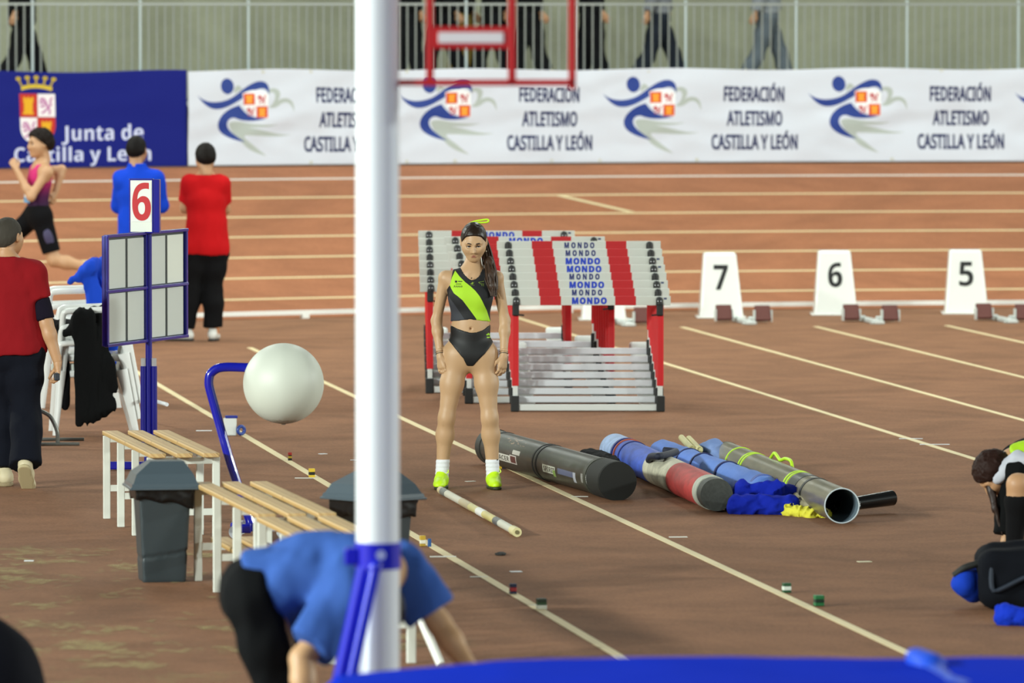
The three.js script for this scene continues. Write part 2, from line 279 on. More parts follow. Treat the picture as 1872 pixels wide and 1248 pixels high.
const juntaTex = canvasTex(1536, 700, (ctx, W, H) => {
  ctx.fillStyle = '#0f1972'; ctx.fillRect(0, 0, W, H);
  const k = W / 380; ctx.setTransform(k / 5.506, 0, 0, H / 174 / 5.506, 40 * k, -10 * H / 174);       // 380 units wide, from 40 left of the emblem
  ctx.fillStyle = '#c9b035'; ctx.beginPath(); ctx.moveTo(130, 245); ctx.quadraticCurveTo(290, 190, 455, 245); ctx.lineTo(462, 205); ctx.quadraticCurveTo(290, 150, 130, 205); ctx.fill();
  ctx.strokeStyle = '#b59d34'; ctx.lineWidth = 18; for (const [a, b] of [[100, 128], [195, 115], [290, 110], [385, 115], [475, 125]]) { ctx.beginPath(); ctx.moveTo(a, b); ctx.lineTo(lerp(a, 290, 0.2), 200); ctx.stroke(); ctx.fillStyle = '#b59d34'; ctx.beginPath(); ctx.ellipse(a, b, 28, 20, 0, 0, 7); ctx.fill(); }
  ctx.save(); ctx.beginPath(); ctx.moveTo(110, 275); ctx.lineTo(488, 272); ctx.lineTo(494, 600); ctx.quadraticCurveTo(470, 770, 300, 776); ctx.quadraticCurveTo(135, 765, 122, 620); ctx.closePath(); ctx.clip();
  ctx.fillStyle = '#e3e0e2'; ctx.fillRect(90, 260, 420, 530); ctx.fillStyle = '#b8332c'; ctx.fillRect(108, 272, 190, 236); ctx.fillRect(306, 512, 190, 270); castle(ctx, 118, 280, 176, 230, '#d9a526'); castle(ctx, 312, 520, 170, 230, '#d9a526'); lion(ctx, 300, 275, 180, 220, '#b1709f'); lion(ctx, 120, 520, 176, 220, '#b1709f');
  ctx.fillStyle = '#8c3a3f'; ctx.fillRect(108, 506, 390, 7); ctx.fillRect(298, 270, 7, 510); ctx.restore();
  ctx.fillStyle = '#c4cbe4'; const F = 'bold SIZE sans-serif'; fitText(ctx, 'Junta de', 1003, 595, 850, 150, F); fitText(ctx, 'Castilla y León', 778, 812, 1470, 143, F);
}, false);
// hanging vinyl: gentle waves, drooping tight creases at the eyelets
function bannerGeo(a0, a1, h0, h1, o, u0, uLen, wave, seed) {
  const nx = 160, ny = 24, pos = [], uv = [], idx = [], layer = (nx + 1) * (ny + 1);
  for (let s = 0; s < 2; s++) for (let j = 0; j <= ny; j++) for (let i = 0; i <= nx; i++) {
    const a = lerp(a0, a1, i / nx), v = j / ny, arc = (ARC.R + o) * (a - a0);
    const sag = 0.012 * Math.sin(arc * 2.85 + seed) * v, wv = wave * (0.8 * noise(arc * 0.9 + seed, v * 2.3 - arc * 0.6, 1.3) + 0.5 * noise(arc * 2.6 - v * 3.1, v * 4 + seed, 4.1) + 0.5 * Math.abs(noise(arc * 1.7 + v * 2.2, v * 5.5 - arc * 1.1, seed))) * (0.35 + 0.65 * Math.sin(v * Math.PI));
    pos.push(...arcP(o - 0.03 - Math.abs(wave) + wv + s * 0.004, a, lerp(h0, h1, v) + sag)); uv.push(u0 + arc / uLen, v);
  }
  for (let s = 0; s < 2; s++) for (let j = 0; j < ny; j++) for (let i = 0; i < nx; i++) { const p = s * layer + j * (nx + 1) + i, q = p + nx + 1; s ? idx.push(p, q, p + 1, p + 1, q, q + 1) : idx.push(p, p + 1, q, p + 1, q + 1, q); }
  const rim = [...Array(nx + 1).keys()].map(i => i).concat([...Array(ny + 1).keys()].map(j => j * (nx + 1) + nx), [...Array(nx + 1).keys()].map(i => ny * (nx + 1) + nx - i), [...Array(ny + 1).keys()].map(j => (ny - j) * (nx + 1)));
  for (let i = 0; i < rim.length - 1; i++) { const a = rim[i], b = rim[i + 1]; if (a !== b) idx.push(a, a + layer, b, b, a + layer, b + layer); }
  const g = new THREE.BufferGeometry(); g.setAttribute('position', new THREE.Float32BufferAttribute(pos, 3)); g.setAttribute('uv', new THREE.Float32BufferAttribute(uv, 2)); g.setIndex(idx); g.computeVertexNormals(); return g;
}
// angle on the bend where the banner circle meets a given x
const angAt = (x, o) => Math.asin((x - ARC.x) / (ARC.R + o));
const BO = 7.3, aSplit = angAt(-3.44, BO);
{
  const L = 2.29, a0 = angAt(-5.46, BO);
  const t = thing('banner', 'navy blue banner with crowned coat of arms and white lettering', 'banner');
  const g = bannerGeo(a0, aSplit, 1.27, 2.27, BO, 0, (ARC.R + BO) * (aSplit - a0), 0.008, 2); part(t, 'sheet', g, fab(0xffffff, { map: juntaTex, roughness: 0.6 }));
  const t2 = thing('banner', 'long white federation banner with repeated running figure logo', 'banner');
  const g2 = bannerGeo(aSplit + 0.0003, angAt(6.9, BO), 1.275, 2.275, BO, -0.016, 2.275, 0.03, 5); part(t2, 'sheet', g2, fab(0xffffff, { map: fedTex, roughness: 0.5, specularIntensity: 0.6 }));
  const eye = new THREE.TorusGeometry(0.014, 0.005, 6, 12), em = std(0xb9b48a, 0.35, { metalness: 0.7 });
  for (let a = aSplit + 0.012; a < angAt(6.9, BO); a += 0.0205) for (const h of [1.295, 2.258]) { const e = part(t2, 'eyelet', eye, em); e.position.set(...arcP(BO - 0.052, a, h)); e.rotation.y = -a; }
}
// ------------------------------------------------------------------ hurdles
const redMetal = std(0xc4161c, 0.38), whiteMetal = std(0xd2d5d1, 0.4), blackRubber = std(0x101211, 0.55), silver = std(0xcfd2d6, 0.35, { metalness: 0.1 });
const boardTex = (bold) => canvasTex(1200, 66, (ctx) => {
  ctx.fillStyle = '#c6cac2'; ctx.fillRect(0, 0, 1200, 66); ctx.fillStyle = '#b3141b'; ctx.fillRect(255, 0, 151, 66); ctx.fillRect(798, 0, 151, 66);
  ctx.fillStyle = bold ? '#1237b4' : '#141f63'; ctx.strokeStyle = ctx.fillStyle; ctx.lineWidth = 3;
  const w = bold ? 262 : 236, hh = bold ? 40 : 36, F = (bold ? 'bold ' : 'bold ') + 'SIZE sans-serif', cx = bold ? 612 : 605; let x = cx - w / 2;
  for (const c of 'MONDO') { const cw = w / 5 * (c === 'M' ? 1.12 : 0.97); fitText(ctx, c, x + cw / 2 - 2, 11, cw * (bold ? 0.9 : 0.74), hh + 4, F, bold ? 9 : 7); x += cw; }
  if (bold) { ctx.fillStyle = '#3b4568'; ctx.fillRect(1150, 10, 22, 14); }
});
const boardMats = [false, true].map(b => std(0xffffff, 0.4, { map: boardTex(b) }));
const hG = {
  board: rbox(1.2, 0.066, 0.022, 0.003, 0, 0.805, 0.03), upright: s => rbox(0.05, 0.63, 0.034, 0.008, s * 0.525, 0.5, 0), inner: s => rbox(0.036, 0.14, 0.026, 0.006, s * 0.525, 0.14, 0),
  foot: s => rbox(0.062, 0.115, 0.075, 0.008, s * 0.528, 0.0575, 0.005), rail: rbox(1.0, 0.046, 0.03, 0.006, 0, 0.03, 0.01), arm: s => merged([rbox(0.045, 0.045, 0.68, 0.01, s * 0.528, 0.028, -0.36)]),
  weight: s => rbox(0.16, 0.06, 0.12, 0.025, s * 0.46, 0.035, -0.64), cap: s => merged([new THREE.CylinderGeometry(0.025, 0.025, 0.03, 16).translate(s * 0.518, 0.796, 0.042), new THREE.SphereGeometry(0.025, 16, 8, 0, Math.PI * 2, 0, Math.PI / 2).translate(s * 0.518, 0.811, 0.042), box(0.05, 0.012, 0.03, s * 0.518, 0.78, 0.042)]),
  bolt: s => merged([ball(0.0045, s * 0.518 - 0.011, 0.803, 0.066, 8), ball(0.0045, s * 0.518 + 0.011, 0.803, 0.066, 8)]), clamp: s => merged([rbox(0.05, 0.1, 0.05, 0.01, s * 0.522, 0.745, 0.02), rod([s * 0.522, 0.705, 0.03], [s * 0.522 - s * 0.06, 0.7, 0.05], 0.006)]),
};
for (const k of ['upright', 'inner', 'foot', 'arm', 'weight', 'cap', 'bolt', 'clamp']) hG[k] = { '-1': hG[k](-1), 1: hG[k](1) };
const ORD = ['lowest', 'second', 'third', 'fourth', 'fifth', 'sixth', 'seventh', 'topmost'];
function hurdleStack(x, z, dx, bolds, where, group) {
  for (let i = 0; i < 8; i++) {
    const t = thing('hurdle', `${ORD[i]} hurdle${i && i < 7 ? ' up' : ''} of the ${where}`, 'hurdle', [x + dx * i, 0.054 * i, z - 0.09 * i], 0.004 * ((i * 7) % 3 - 1), group);
    const b = part(t, 'board', hG.board, boardMats[bolds[i] ? 1 : 0]);
    for (const s of [-1, 1]) { part(t, 'upright', hG.upright[s], redMetal); part(t, 'inner_tube', hG.inner[s], whiteMetal); part(t, 'rubber_foot', hG.foot[s], blackRubber); part(t, 'base_arm', hG.arm[s], whiteMetal); part(t, 'base_weight', hG.weight[s], whiteMetal);
      const c = part(b, 'cap', hG.cap[s], blackRubber); if (bolds[i]) part(b, 'bolt', hG.bolt[s], silver); if (i === 0) part(t, 'clamp', hG.clamp[s], blackRubber); }
    part(t, 'base_rail', hG.rail, i === 0 ? whiteMetal : silver);
  }
}
hurdleStack(0.549, -49.5, -0.0085, [1, 0, 1, 0, 1, 1, 0, 0], 'nearest red and white stack, front right', 'hurdles in the front stack');
hurdleStack(0.209, -50.5, -0.0165, [0, 1, 0, 1, 1, 0, 1, 1], 'middle stack, half hidden behind the standing athlete', 'hurdles in the middle stack');
hurdleStack(-0.098, -51.86, -0.003, [1, 1, 0, 1, 0, 1, 0, 1], 'rear red and white stack, furthest left', 'hurdles in the rear stack');

// ------------------------------------------------------------------ lane markers and starting blocks
const markerMat = phys(0xe0e3de, 0.22, { clearcoat: 0.4, clearcoatRoughness: 0.15 }), blackInk = std(0x0d0e10, 0.6);
function frustum(wb, db, wt, dt, h, lean = 0) {
  const P = [[-wb / 2, 0, db / 2], [wb / 2, 0, db / 2], [wb / 2, 0, -db / 2], [-wb / 2, 0, -db / 2], [-wt / 2 + lean, h, dt / 2], [wt / 2 + lean, h, dt / 2], [wt / 2 + lean, h, -dt / 2], [-wt / 2 + lean, h, -dt / 2]];
  const F = [[0, 1, 5, 4], [1, 2, 6, 5], [2, 3, 7, 6], [3, 0, 4, 7], [4, 5, 6, 7], [3, 2, 1, 0]], pos = [];
  for (const [a, b, c, d] of F) for (const i of [a, b, c, a, c, d]) pos.push(...P[i]);
  const g = new THREE.BufferGeometry(); g.setAttribute('position', new THREE.Float32BufferAttribute(pos, 3)); g.computeVertexNormals(); return clean(g);
}
function laneMarker(num, x, z, label, turn) {
  const t = thing('lane_marker', label, 'lane marker', [x, 0, z], turn), h = 0.615;
  const core = ((wb, db, wt, dt) => meshField((px, py, pz) => { const k = clamp(py / h, 0, 1), wx = lerp(wb, wt, k) / 2 - 0.02, wz = lerp(db, dt, k) / 2 - 0.02; const qx = Math.abs(px + 0.012 * k) - wx, qy = Math.abs(py - h / 2) - h / 2 + 0.02, qz = Math.abs(pz) - wz; return Math.hypot(Math.max(qx, 0), Math.max(qy, 0), Math.max(qz, 0)) + Math.min(0, Math.max(qx, qy, qz)) - 0.02; }, [-0.26, -0.02, -0.22], [0.26, h + 0.02, 0.22], 0.0135))(0.42, 0.34, 0.31, 0.2);
  part(t, 'body', core, markerMat); part(t, 'flange', rbox(0.47, 0.016, 0.38, 0.006, 0, 0.008, 0), markerMat);
  if (num) { const g = glyphs(fontBold, num, 0.135, 0.235, 0, 0, 0); g.rotateX(-Math.atan2(0.07, h)); const y = 0.385; g.translate(-0.005, y, lerp(0.17, 0.1, y / h) + 0.004); part(t, 'number', g, blackInk, 'black numeral ' + num); }
}
laneMarker('7', 1.977, -64.75, 'white lane marker numbered 7, nearest to the hurdles', 0.02);
laneMarker('6', 3.09, -65.35, 'middle of three white lane marker boxes, numbered 6', 0);
laneMarker('5', 4.36, -65.6, 'lane marker box at far right, numbered 5', -0.02);
laneMarker('8', 0.86, -64.3, 'white lane marker box mostly hidden behind the hurdle stack', 0.02);
const padMat = std(0x5a2f28, 0.75), alu = std(0xc9cfcb, 0.4, { metalness: 0.2 });
function startBlock(x, z, label) {
  const t = thing('starting_block', label, 'starting block', [x, 0, z], 0.145, 'starting blocks behind the lane lines');
  part(t, 'centre_rail', [rbox(0.09, 0.035, 0.85, 0.008, 0, 0.02, -0.05), rbox(0.13, 0.02, 0.06, 0.005, 0, 0.012, 0.3)], alu);
  for (const [px, pz] of [[-0.165, -0.12], [0.165, 0.08]]) {
    const p = part(t, 'foot_pad', [rbox(0.15, 0.16, 0.03, 0.012).rotateX(-0.55).translate(px, 0.095, pz)], padMat);
    part(p, 'pad_support', [box(0.13, 0.1, 0.02).rotateX(0.5).translate(px, 0.06, pz - 0.075), rod([px * 0.2, 0.045, pz - 0.02], [px, 0.045, pz - 0.02], 0.018), rbox(0.012, 0.11, 0.07, 0.004, px - 0.08, 0.07, pz), rbox(0.012, 0.11, 0.07, 0.004, px + 0.08, 0.07, pz)], alu);
  }
}
startBlock(2.156, -63.55, 'brown padded starting block, leftmost of the three beside lane markers');
startBlock(3.347, -63.65, 'brown padded starting block beside the middle lane marker');
startBlock(4.60, -63.85, 'brown padded starting block cut by the right picture edge');
startBlock(1.03, -63.2, 'brown padded starting block seen behind the front hurdle stack');

// ------------------------------------------------------------------ pole vault upright, landing mat
{
  const t = thing('vault_upright', 'tall glossy white pole vault upright with blue collar in the foreground', 'upright', [-0.4645, 0, -23.6]);
  const w = phys(0xe6edf2, 0.25, { clearcoat: 0.5 }), bl = phys(0x0d17b8, 0.3, { clearcoat: 0.4 });
  part(t, 'post', new THREE.CylinderGeometry(0.0755, 0.0755, 4.6, 40).translate(0, 2.3, 0), w);
  part(t, 'collar', [new THREE.CylinderGeometry(0.08, 0.08, 0.091, 40).translate(0, 1.02, 0), rbox(0.05, 0.06, 0.06, 0.01, -0.09, 1.018, 0.02)], bl);
  part(t, 'collar_badge', new THREE.CircleGeometry(0.017, 18).translate(0.012, 1.026, 0.0815), std(0x8f98c9, 0.4));
  part(t, 'brace', [rod([-0.006, 0.985, 0.09], [-0.2, 0.1, 0.16], 0.019), ball(0.023, -0.006, 0.985, 0.09)], phys(0x1428c8, 0.25, { clearcoat: 0.5 }));
  part(t, 'brace', rod([-0.04, 0.98, 0.04], [-0.25, 0.02, 0.02], 0.032), bl);
  part(t, 'base_plate', [rbox(0.6, 0.05, 0.7, 0.01, -0.1, 0.025, 0.1)], bl);
  const red = std(0xc01c22, 0.4), fr = new THREE.Group(); fr.name = 'measuring_frame'; t.add(fr);
  const F = [0.1815, 0.4645, 0.672];
  part(fr, 'frame_upright', bar([F[0], 2.645, 0], [F[0], 4.2, 0], 0.027, 0.027), red); part(fr, 'frame_upright', bar([F[1], 2.645, 0], [F[1], 4.2, 0], 0.028, 0.03), red); part(fr, 'frame_upright', bar([F[2], 2.63, 0], [F[2], 4.2, 0], 0.026, 0.03), red);
  part(fr, 'bottom_rail', bar([0.06, 2.653, 0], [F[2] + 0.012, 2.653, 0], 0.022, 0.03), red); part(fr, 'top_rail', bar([0.06, 4.18, 0], [F[2] + 0.012, 4.18, 0], 0.03, 0.03), red);
  part(fr, 'cross_plate', rbox(F[1] - F[0], 0.078, 0.016, 0.006, (F[0] + F[1]) / 2, 2.808, 0.005), red);
  part(fr, 'name_plate', rbox(0.225, 0.038, 0.008, 0.003, (F[0] + F[1]) / 2, 2.808, 0.016), std(0xe9e6e8, 0.5));
}
{
  const t = thing('landing_mat', 'royal blue vinyl landing mat across the bottom of the picture', 'mat');
  const cover = fab(0x0c2ec0, { roughness: 0.9, specularIntensity: 0.04,  bumpMap: noiseTex(128, [128, 128, 128], 0.3, 0.4, 31), bumpScale: 0.002 });
  const pts = [[-0.62, -22.2], [0.02, -22.25], [3.4, -22.7], [3.4, -17], [-0.62, -17]];
  part(t, 'pad', meshField((x, y, z) => { const top = 0.735 + 0.06 * clamp((x + 0.62) / 0.6, 0, 1) + 0.016 * clamp((x - 0.1) / 1.6, 0, 1) + 0.004 * noise(x * 5, 1, z * 4) + 0.02 * noise(x * 1.2 + 4, 2, z); const qx = Math.abs(x - 1.39) - 1.95, qy = y - top + 0.06, qz = Math.abs(z + 19.6) - 2.55; return Math.hypot(Math.max(qx, 0), Math.max(qy, 0), Math.max(qz, 0)) + Math.min(0, Math.max(qx, qy, qz)) - 0.06; }, [-0.75, -0.02, -22.4], [3.5, 0.9, -16.9], 0.045), cover);
  const roll = fab(0x2450cc, { roughness: 0.5 });
  part(t, 'cover_flap', meshField(join([bone([1.34, 0.78, -21.9], [1.41, 0.75, -21.2], 0.042, 0.05), bone([1.40, 0.75, -21.4], [1.75, 0.72, -20.8], 0.05, 0.07), bone([1.3, 0.82, -21.95], [1.345, 0.80, -21.85], 0.036, 0.045)], 0.04), [1.1, 0.55, -22.2], [1.95, 0.95, -20.6], 0.018), roll, 'rumpled end of the blue mat cover');
}
// ------------------------------------------------------------------ benches
const slatTex = canvasTex(512, 128, (ctx, W, H) => { ctx.fillStyle = '#cfb27c'; ctx.fillRect(0, 0, W, H); const r = rngOf(3); for (let i = 0; i < 240; i++) { ctx.strokeStyle = `rgba(${120 + r() * 60},${85 + r() * 40},${40 + r() * 30},${0.05 + r() * 0.14})`; ctx.lineWidth = 0.6 + r() * 2; const y = r() * H, a = r() * 6; ctx.beginPath(); ctx.moveTo(0, y); ctx.bezierCurveTo(W * 0.3, y + a, W * 0.6, y - a, W, y + r() * 4); ctx.stroke(); } for (let i = 0; i < 6; i++) { ctx.fillStyle = 'rgba(95,60,30,.45)'; ctx.beginPath(); ctx.ellipse(r() * W, r() * H, 6, 3, 0, 0, 7); ctx.fill(); } }, true);
const slatMat = std(0xffffff, 0.55, { map: slatTex }), benchWhite = std(0xd3d6cc, 0.5);
const slatG = L => { const g = rbox(0.09, 0.024, L, 0.005); const p = g.attributes.position, uv = g.attributes.uv; for (let i = 0; i < p.count; i++) uv.setXY(i, p.getZ(i) / 1.2, p.getX(i) / 0.3 + p.getY(i) / 0.3); return g; };
function bench(x, z, L, dirSlope, frames, label, shelf) {        // x, z: far left leg; runs towards the camera
  const a = Math.atan(dirSlope), t = thing('slatted_bench', label, 'bench', [x, 0, z], a), gap = L / (frames - 1), sg = slatG(L + 0.16);
  for (let i = 0; i < 3; i++) { const s = part(t, 'slat', sg, slatMat); s.position.set(0.03 + i * 0.147, 0.488, L / 2); }
  for (let i = 0; i < frames; i++) { const zz = i * gap, f = new THREE.Group(); f.name = 'leg_frame'; t.add(f); for (const xx of [0, 0.36]) part(f, 'leg', rbox(0.04, 0.475, 0.03, 0.004, xx, 0.2375, zz), benchWhite); part(f, 'top_rail', box(0.36, 0.035, 0.026, 0.18, 0.456, zz), benchWhite); part(f, 'stretcher', box(0.36, 0.035, 0.024, 0.18, 0.175, zz), benchWhite); }
  if (shelf) for (const xx of [0.12, 0.25]) { const s = part(t, 'shelf_slat', sg, slatMat); s.position.set(xx, 0.206, L / 2); }
}
bench(-2.318, -39.02, 1.93, 0.185, 4, 'pale wooden slatted bench behind the grey bin at left');
bench(-1.60, -34.75, 2.1, 0.185, 4, 'pale slatted bench with lower shelf, right of the grey bin at left', true);
bench(-1.185, -32.35, 2.1, 0.185, 4, 'slatted bench mostly hidden behind the stooping person in blue', false);

// ------------------------------------------------------------------ litter bins
const binMat = std(0x30393d, 0.42), lidMat = std(0x47535b, 0.32), liner = std(0x07080a, 0.35);
function bin(x, z, turn, label) {
  const t = thing('litter_bin', label, 'bin', [x, 0, z], turn);
  part(t, 'body', meshField((px, py, pz) => { const k = clamp(py / 0.49, 0, 1), w = lerp(0.118, 0.142, k), d = lerp(0.13, 0.16, k); const qx = Math.abs(px) - w + 0.02, qz = Math.abs(pz) - d + 0.02, qy = Math.abs(py - 0.245) - 0.245 + 0.006; return Math.hypot(Math.max(qx, 0), Math.max(qy, 0), Math.max(qz, 0)) + Math.min(0, Math.max(qx, qy, qz)) - 0.012 - 0.005 * (Math.abs(py - 0.14 - px * 0.15) < 0.008 ? -1 : 0); }, [-0.18, -0.02, -0.2], [0.18, 0.52, 0.2], 0.009), binMat);
  part(t, 'bin_liner', meshField((px, py, pz) => { const drop = 0.395 + 0.045 * noise(px * 7, pz * 7, x * 3) - 0.05 * px; const k = clamp(py / 0.49, 0, 1), w = lerp(0.125, 0.152, k) + 0.004 * noise(px * 30, py * 25, pz * 30), d = lerp(0.137, 0.17, k) + 0.004 * noise(px * 30, py * 25 + 4, pz * 30); return Math.max(Math.abs(px) - w, Math.abs(pz) - d, drop - py, py - 0.495) * 0.9; }, [-0.2, 0.3, -0.22], [0.2, 0.52, 0.22], 0.009), liner);
  part(t, 'lid', [frustum(0.355, 0.39, 0.34, 0.37, 0.03).translate(0, 0.475, 0), frustum(0.33, 0.365, 0.29, 0.3, 0.05).translate(0, 0.503, 0), frustum(0.29, 0.3, 0.17, 0.14, 0.06, 0.02).translate(0, 0.553, 0)], lidMat);
  part(t, 'lid_rim', [rbox(0.365, 0.012, 0.4, 0.005, 0, 0.48, 0)], lidMat);
}
bin(-1.785, -34.78, 0.16, 'dark grey plastic bin standing at left beside the slatted bench');
bin(-0.69, -33.95, 0.72, 'dark grey bin with black liner half hidden behind the white upright');

// ------------------------------------------------------------------ ball on a wheeled blue stand
{
  const t = thing('ball_stand', 'bent blue tube stand on castors holding the large white ball', 'stand', [-1.46, 0, -37.55]);
  const bl = phys(0x10189a, 0.22, { clearcoat: 0.6 });
  part(t, 'bent_tube', tube([[0.03, 0.06, 0], [-0.09, 0.42, 0], [-0.185, 0.76, 0], [-0.207, 0.85, 0], [-0.2, 0.905, 0], [-0.16, 0.937, 0], [-0.1, 0.945, 0], [0.06, 0.94, 0]], 0.0255, 90, 16), bl);
  part(t, 'base_bar', [rbox(0.3, 0.05, 0.06, 0.01, 0.06, 0.065, 0), rbox(0.06, 0.05, 0.5, 0.01, 0.0, 0.065, -0.1)], bl);
  for (const [x, z] of [[-0.06, 0.03], [-0.04, -0.32], [0.2, 0.0]]) { const w = part(t, 'castor', new THREE.CylinderGeometry(0.038, 0.038, 0.026, 20).rotateX(Math.PI / 2).translate(x, 0.039, z), std(0xb9bcc0, 0.3)); part(w, 'hub', new THREE.CylinderGeometry(0.014, 0.014, 0.03, 12).rotateX(Math.PI / 2).translate(x, 0.039, z), std(0x4a4c50, 0.4)); }
  const b = thing('marker_ball', 'large matt white ball with a grubby underside on the blue stand', 'ball', [-1.255, 0.857, -37.5]);
  const g = new THREE.SphereGeometry(0.222, 64, 48), p = g.attributes.position;
  for (let i = 0; i < p.count; i++) { const v = V(p.getX(i), p.getY(i), p.getZ(i)), a = Math.atan2(v.z, v.x); v.multiplyScalar(1 - 0.012 * Math.abs(Math.sin(a * 4)) * Math.cos(v.y / 0.222 * 1.4)); p.setXYZ(i, v.x, v.y, v.z); } g.computeVertexNormals();
  const tex = canvasTex(512, 256, (ctx, W, H) => { ctx.fillStyle = '#c9cec2'; ctx.fillRect(0, 0, W, H); const r = rngOf(8); for (let i = 0; i < 900; i++) { const v = H * (0.84 + 0.17 * Math.pow(r(), 0.7)); ctx.fillStyle = `rgba(${110 + r() * 30},${104 + r() * 20},${92 + r() * 20},${0.05 + 0.12 * r()})`; ctx.beginPath(); ctx.ellipse(r() * W, v, 3 + r() * 16, 1 + r() * 5, 0, 0, 7); ctx.fill(); } });
  part(b, 'skin', g, std(0xffffff, 0.5, { map: tex })); part(b, 'valve', new THREE.CylinderGeometry(0.012, 0.012, 0.012, 14).translate(0, -0.221, 0), std(0x8a857b, 0.6));
}
// ------------------------------------------------------------------ scoreboard
{
  const t = thing('score_indicator', 'blue framed rotating score board showing a red numeral 6', 'scoreboard', [-2.295, 0, -43.15]);
  const bl = phys(0x10128a, 0.3, { clearcoat: 0.4 }), pm = std(0xcdd3cd, 0.5), pw = std(0xe4e9de, 0.5), dark = std(0x4b504f, 0.6);
  part(t, 'pole', rod([0, 0.02, 0], [0, 1.83, 0], 0.021, 0.021, 20), bl);
  for (const x of [-0.034, 0.034]) { part(t, 'sleeve', rod([x, 0.1, 0.01], [x, 0.66, 0.01], 0.019, 0.019, 16), bl); part(t, 'sleeve_cap', rod([x, 0.64, 0.01], [x, 0.71, 0.01], 0.016, 0.016, 14), phys(0xd5d8dd, 0.2, { transmission: 0.4, thickness: 0.002 })); }
  part(t, 'foot_bar', [rbox(0.5, 0.05, 0.05, 0.01, -0.02, 0.03, 0), rbox(0.05, 0.05, 0.6, 0.01, 0, 0.03, 0), rbox(0.06, 0.1, 0.06, 0.01, 0, 0.08, 0.01)], bl);
  // lower board: four columns, two rows, turned steeply to the camera
  const board = new THREE.Group(); board.name = 'lower_board'; board.rotation.y = 1.249; board.position.set(-0.012, 0, 0.0); t.add(board);
  const W = 1.36, y0 = 0.82, y1 = 1.5, ym = 1.155;
  part(board, 'frame', [...[-W / 2, 0, W / 2].map((x, i) => rbox(i === 1 ? 0.07 : 0.03, y1 - y0, 0.026, 0.005, x, (y0 + y1) / 2, 0)), ...[y0, ym, y1].map(y => rbox(W + 0.03, 0.02, 0.03, 0.005, 0, y, 0.002))], bl);
  part(board, 'back_sheet', box(W, y1 - y0, 0.006, 0, (y0 + y1) / 2, -0.012), dark);
  part(board, 'side_rail', rbox(0.03, y1 - y0 + 0.01, 0.034, 0.005, -W / 2, (y0 + y1) / 2, -0.01), bl);
  for (let r = 0; r < 2; r++) for (let c = 0; c < 4; c++) { const x = -W / 2 + 0.03 + 0.155 + c * 0.315 + (c > 1 ? 0.055 : 0), yb = r ? ym : y0; part(board, 'panel', rbox(0.275, ym - y0 - 0.03, 0.006, 0.002, x, yb + (ym - y0) / 2, -0.005), r === 1 && c === 3 ? pw : pm); }
  // upper box with the numeral
  const top = new THREE.Group(); top.name = 'upper_board'; top.rotation.y = -0.06; top.position.set(-0.041, 0, 0.03); t.add(top);
  part(top, 'frame', [rbox(0.155, 0.345, 0.05, 0.005, 0, 1.672, 0), rbox(0.04, 0.335, 0.08, 0.005, 0.095, 1.672, -0.02)], bl);
  part(top, 'panel', rbox(0.136, 0.325, 0.008, 0.002, 0, 1.672, 0.025), pw); part(top, 'insert_card', rbox(0.126, 0.255, 0.004, 0.001, 0, 1.7, 0.03), std(0xe9ece6, 0.5));
  part(top, 'numeral', glyphs(fontRegular, '6', 0.118, 0.24, 0.003, 1.7, 0.0335), std(0xc42a30, 0.6), 'red numeral 6');
  part(top, 'numeral_weight', glyphs(fontBold, '6', 0.118, 0.24, 0.003, 1.7, 0.0331), std(0xc42a30, 0.6));
}
// ------------------------------------------------------------------ vaulting pole tubes
function tubeBody(a, b, r, texture, mat, open) {                 // cylinder from far end a to near end b
  const L = dist3(a, b), g = new THREE.CylinderGeometry(r, r, L, 48, 24, !!open); const p = g.attributes.position;
  for (let i = 0; i < p.count; i++) { const y = p.getY(i), k = 1 + 0.012 * noise(y * 3, p.getX(i) * 12, p.getZ(i) * 12); p.setX(i, p.getX(i) * k); p.setZ(i, p.getZ(i) * k); } g.computeVertexNormals();
  return along(g.rotateY(0), a, b);
}
const lerp3 = (a, b, t) => [lerp(a[0], b[0], t), lerp(a[1], b[1], t), lerp(a[2], b[2], t)];
function ringOn(a, b, t, r, w, dr) { const L = dist3(a, b), c0 = lerp3(a, b, t - w / L / 2), c1 = lerp3(a, b, t + w / L / 2); return along(new THREE.CylinderGeometry(r + dr, r + dr, w, 40), c0, c1); }
